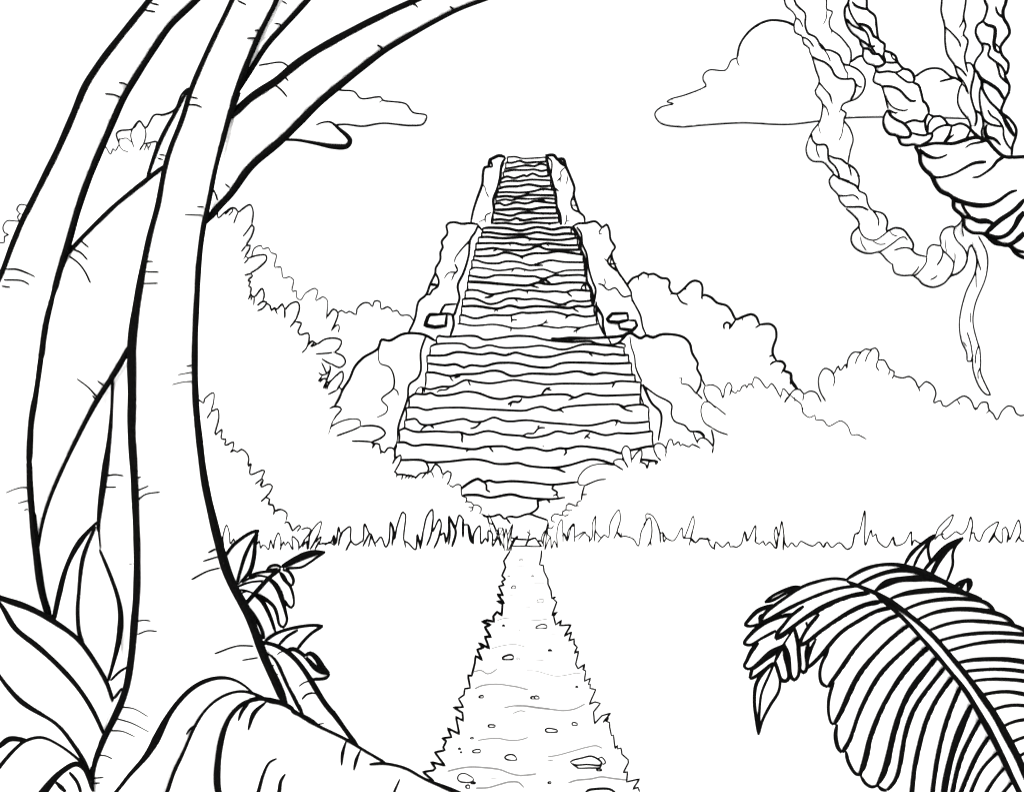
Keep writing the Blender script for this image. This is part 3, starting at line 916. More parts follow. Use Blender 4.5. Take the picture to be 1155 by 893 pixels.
s2 = '''
t2l:4-4.5-5-5-6-9.6-8.5-7-7.5-7-5 ~ @A 1150,-480 1060,-140 1005,5 930,160 870,290 825,400 790,520 740,640 710,750 685,890 @C 650,170 610,370 580,560 572,640 572,890 @D 570,180 580,340 588,520 594,700 592,890 @E 585,120 570,300 545,450 510,540 460,640 420,730 400,800 395,893 395,960
b1:5-5-7 ~ @B 380,-480 290,-140 240,0 160,160 90,330 42,470
t2r:6.5-5-6-6.5-7-8-10-9-9 ~ @A 1040,400 1012,455 960,640 930,760 905,890 @C 885,130 865,280 855,450 848,600 846,700 850,890 @D 862,180 890,400 925,560 960,700 988,795 @K1 222,525 264,595 330,755 @K2 402,490 460,610 530,770
2.2 @A 1030,2 1070,22
2.2 @A 1130,132 1105,133
2.2 @A 1110,166 1072,167
2.2 @A 830,422 860,428
2.2 @A 820,455 850,456 877,467
2.2 @A 945,870 930,830 922,820
1.8 @C 885,52 855,50
1.6 @C 880,88 800,84
1.8 @C 635,288 665,288
1.8 @C 632,332 690,334
1.8 @C 622,384 686,382
1.8 @C 835,738 808,743
1.3 @C 835,768 770,780
1.3 @C 835,808 790,812 745,823
1.8 @D 590,382 613,375
1.8 @D 594,436 645,414
1.8 @D 596,478 630,452 695,441
1.6 @D 578,752 558,754
2.6 @D 935,688 903,705
2 @D 945,722 880,742
2-2.4 @D 955,770 900,785 830,822
1.8 @E 598,150 625,146 654,150
1.8 @E 597,208 640,192 682,195
2 @E 1100,258 1030,258 930,292
1.8 @E 1120,308 1050,320
2-1.2 @E 520,522 580,530 643,565
2-1.2 @E 505,573 570,592 648,632
2-1.2 @E 480,625 530,628 586,652
1.8 @E 430,732 460,735 487,748
1.8 @E 400,832 450,828
1.8 @E 400,855 435,852
'''
strokes(s1); strokes(s2)
s3 = '''
b2:5.5-6-6-5-4 ~ @B 42,440 85,370 130,300 200,190 270,115 370,5 470,-110 690,-430
1.9 @B 265,118 250,105 228,102
1.8 @B 262,4 285,18
'''
s4 = '''
b3:8-8-7-5.5-4.5-4 ~ @B 35,510 130,420 240,350 290,305 370,245 480,180 640,95 820,10 1090,-90 1500,-170
b4:7-8-8-7-5-4-4 ~ @C 893,120 950,50 1000,0 @B 120,730 270,600 420,450 540,350 700,225 860,130 1010,50 1140,0 1340,-60 1560,-90
2 @B 35,815 14,798
2.2 @B 275,335 290,352
2.2 @B 230,368 260,392 285,422
2.4 @B 705,220 690,205 675,196
2.2 @B 740,205 722,200
2.2 @B 1010,45 990,28
2.2 @B 820,16 840,20 852,34
'''
strokes(s3); strokes(s4)
s5 = '''
l1:5-4.5-4.5 ~ @A 712,722 630,785 500,890 @C 450,90 350,190 285,262
l2:6.5-6-5-4-4-3 ~ @C 572,645 500,770 425,885 @D 380,120 300,280 220,460 185,570 165,690
2.2 @C 350,198 385,228
2.2 @C 318,235 350,250 380,282
2.2 @C 300,265 340,295 370,335 392,382
2.2-1.8 @C 420,875 380,832 333,797
2 @C 452,828 422,806
1.8 @C 420,890 400,870
'''
strokes(s5)
s6 = '''
k1:3-4.5-3.6 ~ @A 815,392 760,490 700,600 665,690 638,772
1.7 @A 690,670 718,675
1.7 @A 682,686 708,694
'''
strokes(s6)
s7 = '''
m1:3-3-4.5-7-7-4-3 ~ @C 488,800 486,890 @D 475,200 455,350 435,500 425,600 432,690
2 @D 465,370 500,366 537,371
1.8 @D 458,420 505,420
'''
strokes(s7)
tree.part('side_trunk', [['t1l', nums('-60,345 -60,700 52,700'), '-t1r']], Dt(.12), s1, B=10, lift=2)
tree.part('main_trunk', [['t2l', nums('200,960 300,960 330,800'), '-t2r', '-b1']], Dt(0), s2, B=13, T=60, lift=2)
tree.part('limb', [['b1', [], 'b2']] if False else [['b1', 'b2']], Dt(.05), [q for q in strokes(s3)], B=8, lift=2)
tree.part('limb', [['b3', '-b4', nums('246,215 256,150')]], Dt(.06), [q for q in strokes(s4)], B=14, lift=2)
tree.part('limb', [['l1', nums('45,330 20,440 15,560 30,625'), '-l2']], Dt(.14), strokes(s5), B=8, lift=2)
tree.part('limb', [['k1', nums('176,200'), nums('184,190 200,145 212,104')]], Dt(.2), strokes(s6), B=4, lift=2)
tree.part('limb', [['l2', nums('43,690 60,690 85,640'), '-m1']], Dt(.24), [], B=4)
tree.part('limb', [['m1', nums('120,640 135,680 137,740 125,790 150,780 155,640 150,400 140,410')]], Dt(.2), strokes(s7), B=4, lift=2)
# aerial roots to the right of the trunk, and the arching roots at its foot
r1 = strokes('''@K2
ar1:2.5-4-6-6-6-7-7 ~ 365,430 390,425 440,440 490,510 540,630 600,740 660,850
1.6 430,523 458,516
1.6 460,580 484,573
''')
tree.part('root', [['ar1', nums('344,808 322,796 300,750'), nums('282,710')]], Dt(.1), r1, B=10)
r2 = strokes('''
ar2:4-5-5.5-6-6-5-6 ~ @K2 360,365 450,380 530,420 600,480 680,590 750,710 810,800 860,850 @R2 300,350 360,430 430,530 480,595
2 @K2 475,450 490,435 510,428
1.8 @K2 615,655 650,630 690,618
2.4 @K2 635,740 665,708 700,697 722,700
1.5 @R2 222,452 262,444
1.6 @R2 98,205 130,180 165,170
''')
tree.part('root', [['ar2', nums('400,842 344,806'), '-ar1', nums('293,730')]], Dt(.06), r2, B=14)
r3 = strokes('''
ra:4.5-4-3.5-3.2-3.2 ~ @R1 870,290 960,280 1020,292 1060,305 1150,350 @R2 100,390 220,460 400,545 490,600 590,660 660,700
rb:3.4-3.2-3-5-5 ~ @R2 555,712 600,703 650,700 720,715 810,740 900,800 1000,840 1120,890 1260,950
rc:6.5-7-6-4.5-4 ~ @R1 690,960 665,885 660,780 675,620 700,500 750,390 850,300 950,285
6.5-5-4-5 @R1 960,285 1020,298 1075,312 1150,350 @R2 60,365 150,410 220,455
2.5-4-2 @R1 870,310 820,370 798,430
2.5-5-2.5 @R1 980,305 900,380 862,490
4.5-3.4-2.4 @R1 910,940 930,885 960,780 1000,700 1050,672
5-4-2.6 @R1 1055,940 1065,885 1075,820 1105,772
2-4-2.6 @R2 405,560 382,640 375,720
2-4-2.6 @R2 500,615 472,680 455,752
3.6-2 @R2 710,920 720,885 755,805
''')
tree.part('root', [['rc', 'ra', 'rb', nums('560,960 250,960')]], Dt(-.3), r3, B=20, lift=2)
r4 = strokes('''
rd:3.4-4.2-5-9-6-5-5-3.2-2.6 ~ @R1 -60,960 10,885 90,780 200,660 270,540 340,400 430,280 520,200 620,155 720,145 800,170 890,240 900,255
re:4.6-4-3.4-3-3-4 ~ @R1 310,960 340,885 380,760 440,640 490,520 540,420 600,340 700,265 820,232 900,250 980,290
rf:5.6-5-3.6-2.4 ~ @R1 220,960 250,885 300,760 380,620 440,530 508,462
''')
tree.part('root', [['rd', '-re']], Dt(-.2), r4[:1], B=16)
tree.part('root', [['re', nums('300,789'), '-rc']], Dt(-.24), r4[1:], B=20)

# ================= foliage round the foot of the great tree
def leafy(name, label, cat, D, inks, polys, group=None, B=5):
    a = np.array([p for q in polys for p in outline(q if not isinstance(q[0], tuple) else [q])]); T_ = Thing(name, label, cat, P(a[:, 0].mean(), a[:, 1].max(), dval(D, a[:, 0].mean(), a[:, 1].max())), group=group, solo=True)
    T_.part(name, polys, D, inks, B=B, T=B)
GL = 'broad leaves at the foot of the great tree'
plant = Thing('broad_leaf_plant', 'plant with huge pointed leaves spreading in the bottom left corner beside the trunk', 'plant', P(100, 890, 5.35))
st = strokes('''@E
bl1:5-7-6-5-5-4 ~ -60,20 0,50 120,90 230,150 340,230 420,340 470,430 490,500
bl2:3-6-6-5.5-5-4.4 ~ -60,20 5,80 60,180 150,250 250,340 340,440 410,550 450,640
bl3:4-4-6-4-4-5-5 ~ -60,300 0,395 90,500 170,550 250,600 320,690 370,770 400,880
3.2 490,490 500,480 530,440
3 480,410 510,378 550,350
''')
plant.part('leaf', [['bl1', nums('128,795 121,815'), '-bl3', nums('-30,730')]], Dt(.02), st, B=9, lift=2)
st = strokes('''
lb1:3-6-5-6-5 ~ @D 425,568 350,650 290,760 255,890 @E 232,150
la1:3-4.5-3.6-3.6-5 ~ @D 415,590 360,720 340,890 @E 335,100 345,220 360,250
la2:3-4-4.5-7-5-3.5 ~ @D 432,690 470,780 510,890 @E 525,120 515,240 490,340 470,412
''')
plant.part('leaf', [['la1', nums('110,752 121,768'), '-la2', nums('110,600')]], Dt(.1), st[1:], B=5, lift=2.5)
plant.part('leaf', [['lb1', nums('75,720 90,725'), '-la1']], Dt(.13), st[:1], B=6)
st = strokes('''@E
cu1:4-4-3-3 -60,870 0,780 60,710 110,670 180,655 260,690 350,760 372,790
cu2:4-6-5 -60,730 0,690 40,662 100,665 118,668
''')
plant.part('leaf', [['cu1', nums('100,880 60,870 30,900 -10,910')]], Dt(-.02), st[:1], B=6)
plant.part('leaf', [['cu2', nums('0,860 -20,860')]], Dt(.03), st[1:], B=4)
st = strokes('''@E
cd1:9-8-6-5-5 140,960 190,890 260,810 330,770 365,790 385,830 405,890
4 300,805 335,850 352,900
5 243,850 285,892
''')
plant.part('leaf', [['cd1', nums('104,930 40,930')]], Dt(-.06), st, B=5)

st = strokes('''@K1
sa1:3.6-4-3.4 135,275 180,210 250,150 310,115 360,100
sa2:3.4-4-3.4 360,100 320,160 270,260 235,370 212,458
sa3:3-5-5-4 352,125 335,180 325,280 300,370 245,440 225,460
''')
sp = Thing('leafy_plant', 'small leafy plant with drooping leaflets sprouting right of the big trunk', 'plant', P(285, 715, 6.4))
sp.part('leaf', [['sa1', 'sa3', nums('262,655 250,630')]], 6.45, st, B=4)
st = strokes('''@K1
3-5-7-6-3.6 505,332 600,285 700,250 790,243
3 790,243 740,275 690,310 635,342 580,348 530,350
5 488,352 525,338
7-5-2 512,335 600,297 690,268 760,250
''')
sp.part('leaf', [[st[0], st[1]]], 6.42, st, B=2, lift=2)
fr = Thing
st = strokes('''@K1
sl1:3.4-4-3.2 510,360 545,365 570,395 583,430 575,465
sl1b:2.6-3.6-3 575,465 540,440 520,400 490,370
''')
sp.part('leaflet', [['sl1', 'sl1b']], 6.41, st, B=2, lift=2)
st = strokes('''@K1
sl2:3-4.4-3.6-3.4-2.6-3-3 490,372 530,430 560,465 583,540 582,590 568,606 545,590 525,555
''')
sp.part('leaflet', [['sl2', nums('318,665 309,645')]], 6.40, st, B=2, lift=2)
st = strokes('''@K1
sl3:3.6-6-5.5-4-3-3-4-4.6-4 400,408 440,430 480,480 510,560 532,640 540,690 515,732 490,715 475,650 455,600 400,550 330,515
''')
sp.part('leaflet', [['sl3', nums('296,655')]], 6.38, st, B=4)
st = strokes('''@K1
sl4:4-5-4-3.4 325,515 380,565 430,660 466,765
sl5:4-4.4-4-4 278,595 340,680 375,750 390,810
''')
sp.part('leaflet', [['sl4', '-sl5']], 6.39, st, B=4)
st = strokes('''@K1
st1:4.6-5-4.6 258,595 350,490 420,415 500,352
''')
sp.part('stem', [nums('275,684 290,665 303,651 318,640 319,641 304,654 291,668 277,685')], 6.31, st, B=.5, lift=1)
st = strokes('''@K1
2.8 212,472 300,440 400,430
3-2.8 215,490 260,492 320,510
2.2 225,530 245,510 280,500
2.6 245,440 330,400 380,400 425,412
3 290,402 340,380 400,370 480,368
2.8 300,420 350,398
3.2 405,362 430,335 475,328 510,348
2.4 415,362 480,350
''')
sp.part('leaflet', [nums('266,662 285,652 300,650 312,648 318,641 312,636 301,639 285,646')], 6.41, st, B=2, lift=2)
st = strokes('''
sb1:4-3.6-3.6-4 @K2 395,360 470,310 580,275 700,258 775,262
sb2:4-3.4-3.6-4 @K2 775,262 700,310 640,370 605,418
3.4 @K2 485,388 540,330 612,288
''')
sp2 = Thing('leafy_plant', 'three pointed leaves curling out behind the thin aerial roots of the big trunk', 'plant', P(310, 760, 6.3))
sp2.part('leaf', [['sb1', 'sb2', nums('305,735')]], 6.36, st, B=4)
st = strokes('''@K2
sc1:4.6-4.6-4-4.4 530,425 580,412 640,445 700,510 760,555 818,570
sc2:3.4-3.6-4 818,572 795,600 700,610
sd1:3.6-6-7-4 648,458 690,440 730,470 770,530 815,568
4-6-4 665,465 720,530 770,562 815,570
''')
sp2.part('leaf', [['sc1', 'sc2', nums('340,750 325,735')]], 6.34, st[:2], B=2, lift=2)
sp2.part('leaf', [['sd1', nums('355,752')]], 6.31, st[2:], B=2, lift=2)
# ================= twisted hanging vines, upper right
va = strokes('''
va_l:1.4-1.8-1.8-2-1.8 @V2 90,-1100 115,15 135,65 185,105 212,155 198,210 205,285 265,320 280,385 325,420 335,460 350,490 385,610 415,710 378,790 @V4 148,95 155,130 208,200 205,300 185,370 130,440 90,520
va_l2:1.6-2-1.8 @V4 90,520 70,600 85,670 130,710 220,720 270,770 310,820 @V6 152,55 118,100 130,160 195,235 210,285 260,340
va_l3:2-2.2-1.7-1.8 @V6 260,350 330,410 370,460 375,500 320,560 308,630 340,690 420,735 480,740 550,730 620,800 665,830 @V7 10,745 30,830 100,855 190,850
va_l4:2-2-1.8-1.6 @V7 190,855 240,890 @V8 80,325 130,342 180,325 215,290 240,282 275,250 290,200 298,160 310,145
va_r:2.4-2.2-2.2-1.7 @V2 190,-1100 205,15 240,65 295,120 295,220 320,290 385,325 450,425 520,440 590,480 625,555 680,570 760,610 815,690 800,790 740,860 @V4 450,190 395,215 375,255 420,290 400,350 450,420 480,520 455,620 435,730
va_r2:2.4-1.8-2-2.4-1.8 @V4 435,730 500,780 535,850 @V6 365,50 380,100 375,190 435,225 455,310 490,360 590,395 625,460 618,540 690,515 760,530 810,590 850,660 845,715 880,745 960,765
va_r3:1.8 @V7 310,685 320,620 360,585 430,590 425,520 460,450 530,425 555,430 610,380 620,340
1.7 @V2 212,155 245,175 262,205 275,240
2 @V2 275,322 320,345 350,380 370,410
1.6 @V2 455,430 490,475 515,535
2.6-2.4 @V2 350,490 400,518 460,540 520,590 550,650 590,680 650,688 710,685 730,720 725,800 690,870
1.7 @V2 625,560 645,610 665,640 662,675
2 @V2 735,725 755,750 790,758
1.8 @V2 415,715 460,770 505,825 525,890
1.4 @V4 185,30 240,90 280,130 300,215
1.6 @V4 210,205 250,250 272,320
1.4 @V4 372,258 355,290
1.5 @V4 400,350 390,430 380,480 355,530
1.2 @V4 180,390 188,440 200,470
2.4 @V4 120,470 125,520 165,562 240,565 260,600 262,660 270,700 325,755 355,820 360,870
1.8 @V4 158,565 165,620 188,680
2.2-2.6 @V4 265,655 320,680 375,690 430,735
1.7 @V4 435,740 455,780 465,835
2.6 @V4 310,820 350,850 450,885 @V6 220,90 290,120 350,150 378,190
1.5 @V4 310,822 282,850 272,890
1.8 @V6 175,0 200,50 205,100
1.7 @V6 295,0 310,70
2 @V6 195,237 260,238 330,232 360,250 380,275
2.4 @V6 260,335 330,335 400,335 462,365
2 @V6 490,360 525,400 548,450 545,500
1.8 @V6 375,490 385,540 420,595 480,622 530,618 580,585 640,535
1.8 @V6 550,730 600,700 670,650 740,600 780,598 800,625
1.4 @V6 500,635 560,660 610,652
1.5 @V6 390,590 400,650 440,715
1.4 @V6 645,545 670,575 715,588
2 @V6 680,712 740,692 790,688 830,700 860,730
1.8 @V6 965,760 962,810 940,850 905,892 870,925 825,935
1.7 @V7 245,770 220,810 185,845
1.8-2.2 @V7 430,590 450,640 440,700 400,765
1.8 @V7 430,590 450,630 500,680 545,740 540,800 520,850 485,892
1.2 @V7 478,530 475,600 485,650
1.3 @V7 555,650 558,700 548,760
1.8 @V7 555,430 545,480 570,545 630,610 660,670 660,730 620,800 570,840 520,850
1.4 @V7 615,400 618,450 632,515
1.2 @V7 665,650 680,615 698,600
1.8 @V7 340,890 375,875 405,850
''')
vine = Thing('twisted_vine', 'thin twisted vine looping down from the top and back up to the thick branch', 'vine', P(1010, 284, 4.38), group='vines hanging at the upper right')
NAMED_A = ['-va_l']
vine.part('strand', [['-va_l', 'va_r', 'va_r2', 'va_r3', nums('1094,260'), '-va_l4', '-va_l3', '-va_l2']], 4.3, va, B=8)
vb = strokes('''
vb_r:2-1.6-1.8 @V2 480,-1100 480,15 485,85 530,100 505,180 515,250 590,310 660,390 690,440 692,530 672,575
1.3 @V2 482,90 478,160 450,215
1.2 @V2 520,255 520,305
''')
vine.part('strand', [['vb_r', nums('945,66 932,56 922,42 912,36 908,10 895,-20')]], 4.44, vb, B=6)
vt = strokes('''
vt_l:2-2-1.7-1.6-2 @V8 285,80 305,140 330,200 325,270 280,370 252,500 262,590 285,640 290,680 305,680 315,650
vt_l2:1.8 @V8 312,650 315,720 345,800 375,832 397,835
vt_r:1.5-1.6-1.5-1.8 @V8 340,105 380,190 375,290 325,420 315,500 335,590 345,620 350,680 350,730 395,833
1.6 @V8 330,200 352,265
1.4 @V8 328,270 330,345
1.2 @V8 305,455 303,505
1.7 @V8 288,545 305,600 312,650
1.2 @V8 270,590 287,612
1.6 @V8 342,600 328,650 325,692
1.4 @V8 352,700 338,730 340,762
''')
v3 = Thing('hanging_vine', 'flat forked vine end dangling below the thick twisted branch at the right', 'vine', P(1112, 262, 4.33), group='vines hanging at the upper right', solo=True)
v3.part('hanging_vine', [['vt_l', 'vt_l2', '-vt_r', nums('1103,250 1090,250')]], 4.33, vt, B=5)

vc = strokes('''
vc_l:1.8-2.6-2.4-2 @V2 660,-1100 670,15 640,70 635,130 660,230 700,290 765,345 775,390 795,420 795,500 830,555 890,575 905,610 885,710 955,750 @V4 735,80 760,170 780,255 
vc_l2:2-3.4-3-2.4 @V4 775,260 745,330 745,400 790,470 860,490 895,560 950,572 1010,565 1060,590
vc_r:2.6-2.6-3 @V2 800,-1100 830,15 835,80 900,140 915,230 935,345 985,385 985,440 1030,455 1080,490 1100,545 1155,600 @V3 150,605 190,640 205,690 195,715 240,740 262,800 285,890 @V5 290,190 325,245 330,295
vc_r2:3-2.4-2.6-3-4 @V5 330,300 375,320 425,315 465,345 500,390 530,400 600,380 650,395 690,430 740,480 800,530
2.4 @V2 670,15 680,90 740,200 830,290 865,400 910,465
1.8 @V2 645,80 640,150 680,210 
2.4 @V2 660,165 700,220 760,250 810,275
3 @V2 700,15 740,55 835,85
3-3.6-2 @V2 740,205 800,215 850,240 890,310 930,345
1.8 @V2 870,270 885,320 905,335
3 @V2 765,345 810,370 860,405 905,400
3 @V2 795,420 850,430 885,470 930,470 985,540
3 @V2 985,440 975,480 990,540 960,570 930,580 880,575
2.6 @V2 990,540 1040,545 1100,545
1.8 @V2 1035,455 1050,500 1090,535
2.6 @V2 905,610 930,628 1020,620 1080,630 1150,600
2.4 @V2 1080,635 1155,695 @V3 150,715 195,715
3 @V4 725,60 790,58 840,68 890,95 940,150 985,185 1030,182
2 @V4 735,90 770,170 820,235 880,262 930,268 958,258
2.4 @V4 785,262 820,280 850,290 868,282
3.4 @V4 780,262 810,315 860,350 920,380 980,460 970,495 900,500 860,490
2.8 @V4 920,380 1010,352 1085,362 1120,310 1140,290
2.8 @V4 990,462 1060,480 1110,482 @V5 320,470 360,470 350,510 310,545 260,568
2.8 @V5 325,295 300,350 300,410 320,470
2.6 @V5 375,320 330,370 318,470
2.6 @V5 345,470 400,420 470,395 530,400
3 @V5 530,400 505,480 460,545
2.2 @V5 480,540 510,505 550,475
2.6 @V5 690,435 660,500 640,525
''')
v4 = Thing('twisted_vine', 'thicker twisted vine slanting down from the top into the thick branch', 'vine', P(1040, 160, 4.4), group='vines hanging at the upper right')
v4.part('strand', [['vc_l', 'vc_l2', nums('1060,165 1090,168 1112,160'), '-vc_r2', '-vc_r']], 4.27, vc, B=9)

vd = strokes('''
vd_l:2.2 @V3 445,-1100 440,15 435,100 465,230 470,380 490,480 550,570 575,650 615,730 @V5 600,60 578,150 580,210 620,290 670,345 690,400 695,440
vd_r:2.2 @V3 680,-1100 650,15 632,150 650,230 630,300 668,350 655,430 640,490 655,580 668,630
vd_r2:2.2-2.6 @V3 655,545 690,550 722,600 718,680 @V5 700,60 695,130 715,220 740,290 745,350 730,405
2.2 @V3 470,235 530,290 590,360 608,412
2 @V3 630,155 620,195 592,242
2 @V3 630,300 608,325
2.4 @V3 550,570 610,605 660,665
1.8 @V3 575,650 630,710 660,770 672,820
1.4 @V3 615,730 645,760 655,800
''')
v5 = Thing('twisted_vine', 'slender plaited vine hanging straight down left of its bulging twin at the right', 'vine', P(1100, 145, 4.5), group='vines hanging at the upper right')
v5.part('strand', [['-vd_l', 'vd_r', 'vd_r2', nums('1108,158 1098,155')]], 4.32, vd, B=7)
ve = strokes('''
ve_l:2.6-2.6-2.8-2.4-2.4 @V3 790,-1100 815,15 835,65 800,180 750,220 735,290 765,360 785,385 795,440 740,520 722,580 750,640 780,700 @V5 795,10 770,100 770,200 790,310 800,400 785,450 800,530
ve_r:2.4-4-3-3 @V3 1010,-1100 1000,15 975,90 980,160 1015,220 1030,290 975,370 950,415 965,480 1020,550 1005,640 990,650 1030,750 1025,800 @V5 1030,100 985,190 960,280 1020,330 1085,420 1085,490 1055,580 1050,660
2.8 @V3 910,55 925,110 975,160
3.4-4.4-3 @V3 800,185 830,215 900,240 905,300 895,380 910,440 945,462
2 @V3 905,375 945,420
2.8 @V3 780,380 850,390 862,410 845,480 900,530 960,575 1000,650
2.6 @V3 915,545 935,600 950,660 1015,730
3-4.4-3.4 @V3 740,610 780,680 860,730 930,780 985,870
3 @V5 780,0 800,90 860,190 930,260 970,320
2.8 @V5 735,265 780,300 810,350 860,385 960,408
2.4 @V5 840,260 870,310 930,350 975,420 980,490 1010,560 1040,600
3.2-5-4 @V5 960,285 1000,370 1070,490
2.6-4-3 @V5 835,390 820,440 840,495 900,515 955,570
2.2 @V5 820,400 810,460 840,530
''')
v6 = Thing('twisted_vine', 'bulging knotted vine hanging nearest the right edge above the thick branch', 'vine', P(1140, 176, 4.3), group='vines hanging at the upper right')
v6.part('strand', [['-ve_l', 've_r', nums('1140,178 1112,162')]], 4.24, ve, B=8)

vf = strokes('''
vf_t:3-4.4-4-4.4-6-6 @V5 200,578 290,570 370,552 440,552 540,553 650,520 740,500 800,515 840,530 900,600 980,665 1060,672 1155,668 1700,660 2500,600
vf_l:4.6-5.4-3.6-4.2-5-7-8 @V5 205,580 245,640 255,720 290,780 350,835 @V7 385,60 430,120 520,165 540,190 545,265 620,340 640,430 700,480 800,492 850,530 900,575 1030,600 1080,660 1160,700 1700,760 2500,800
3-5-3-2.6 @V5 250,600 300,650 370,678 430,675 492,648
3-3-4.4 @V5 350,835 400,848 470,840 560,810 640,765 720,725 830,712
4.6-4-3-2.6 @V5 985,670 930,700 880,760 800,820 750,845 705,848
3.4-2 @V5 830,530 760,545 690,560 645,592
4-5.4-6-5-4-3.4 @V7 520,165 600,205 680,232 780,245 870,235 940,200 1000,155 1050,125 1098,113
3.6-4 @V7 610,195 620,240 660,310 700,350
4.4-5-6.5-5 @V7 620,340 700,355 760,380 830,380 890,400
6-6-6-6 @V7 820,490 880,430 950,370 1040,310 1100,260 1160,190
5-5-6-8 @V7 830,495 900,520 960,520 1020,490 1080,420 1110,360 1160,300
8-5-5-9 @V7 850,530 900,560 1000,590 1060,570 1110,530 1160,480
4-5 @V7 1050,600 1090,635 1160,650
6 @V7 545,190 600,210 640,215
''')
br = Thing('twisted_branch', 'thick rope like twisted branch entering from the right edge', 'branch', P(1110, 285, 4.2))
br.part('branch', [['vf_t', '-vf_l']], 4.2, vf, B=9, lift=1.2, wmul=.92)

# ================= fern fronds, lower right
fern = Thing('fern', 'large arching fern frond with many narrow leaflets in the bottom right corner', 'fern', P(1080, 930, 3.9))
FL = strokes('''
fa0:3-3.4-3.4-4 ~ @F1 790,312 740,298 690,295 600,315 490,350 400,410 300,480 235,530 210,585
fa1:3.4-3.6-4-3.6 ~ @F1 865,352 820,348 700,370 600,405 480,455 350,520 250,578 212,590
fa2:5-5-6-4-6 ~ @F1 930,395 890,395 800,415 700,450 600,500 500,560 420,620 350,680 312,695
fa3:5.6-5-4.4-4 ~ @F1 1010,450 965,454 870,480 760,540 640,620 560,680 510,730 470,737
fa4:4.6-4.2-4.4-4 ~ @F1 1085,488 1045,490 950,520 850,580 750,640 660,740 590,825 525,882
fa5:4.2-4-4-5-4 ~ @F1 1130,535 1085,545 1000,590 900,680 820,770 740,890 @F3 720,120 655,212
fa6:4-4.6-6-4.6 ~ @F2 425,590 390,610 290,690 190,790 @F3 870,110 800,240 740,380 695,455
fa7:4-4.6-5-4-4.6 ~ @F2 505,660 470,682 380,760 @F3 1000,120 900,290 840,430 800,560 748,635
fa8:5-6-5-5-6-6 ~ @F2 548,733 500,772 @F4 470,5 370,120 260,290 190,440 145,570 120,700 88,775
fa9:4.6-7-6-6-7-5 ~ @F4 590,12 500,120 400,260 340,400 300,540 270,680 235,790 200,845
fa10:4.4-4.4-5-5-5-4.4-4 ~ @F4 640,78 560,180 450,330 390,480 360,640 340,760 305,845 262,880
fa11:5-5-5-5-5 ~ @F4 692,142 610,250 530,400 480,560 445,720 425,890 420,1000
fa12:5-5-5-5 ~ @F4 740,208 680,350 630,500 590,680 560,890 550,1000
fa13:6-8-7-7-7 ~ @F4 812,325 760,440 700,600 660,750 635,890 625,1000
fa14:4.4-5-5-5-5 ~ @F4 875,412 810,530 740,680 690,890 670,1000
fa15:5-5-5-5-5 ~ @F4 925,532 850,650 790,780 745,890 710,1000
fa16:3.6-4-4 ~ @F4 985,632 880,740 810,890 770,1000
fa17:3.4-4-4.4 ~ @F4 1032,728 960,810 905,900 850,1000
fa18:3.4-4 ~ @F4 1082,822 1015,895 950,1000
''')
TIPS = strokes('''
ft5:4-3.4-3.6 @F3 655,212 615,185 603,120 618,50 645,0 @F1 655,765 665,735
ft6:3-3.4-4 @F3 692,458 675,440 660,380 660,300 675,230 695,175
ft7:4-4.6-4 @F3 745,638 720,600 705,520 715,450
ft8:3.4-4 @F3 880,778 840,775 790,700 772,625
ft9:3.4 @F3 985,846 940,858 900,835 868,785
ft10:4-3.4 @F4 262,882 230,875 200,848
ft4:3.4-4-3 @F1 525,882 522,840 545,760 580,690
ft3:3.6-4-4 @F1 470,737 490,680 540,600 600,530
ft2:4-3.6-4 @F1 312,693 330,650 370,600 420,540 500,478
ft0:3.4 @F1 212,590 215,545 240,530
''')
def frond_leaf(a, b, tip, st, off, B=2.2):
    spec = [a] + ([tip] if tip else []) + ['-' + b]
    fern.part('leaflet', [spec], 3.9 + off, st, B=B, T=2, lift=2.6, wmul=1.08)
idx = {('fa%d' % k): FL[k] for k in range(len(FL))}
tp = {k: NAMED['ft%d' % k] for k in (0, 2, 3, 4, 5, 6, 7, 8, 9, 10)}
for k in range(len(FL) - 1):
    a, b = 'fa%d' % (k+1), 'fa%d' % k
    st = [FL[k+1]]
    if k == 0: st = [FL[0], FL[1], tp[0]]
    if (k+1) in tp and k > 0: st.append(tp[k+1])
    frond_leaf(a, b, 'ft%d' % (k+1) if (k+1) in tp and k > 0 else None, st, .004 * (19 - k))
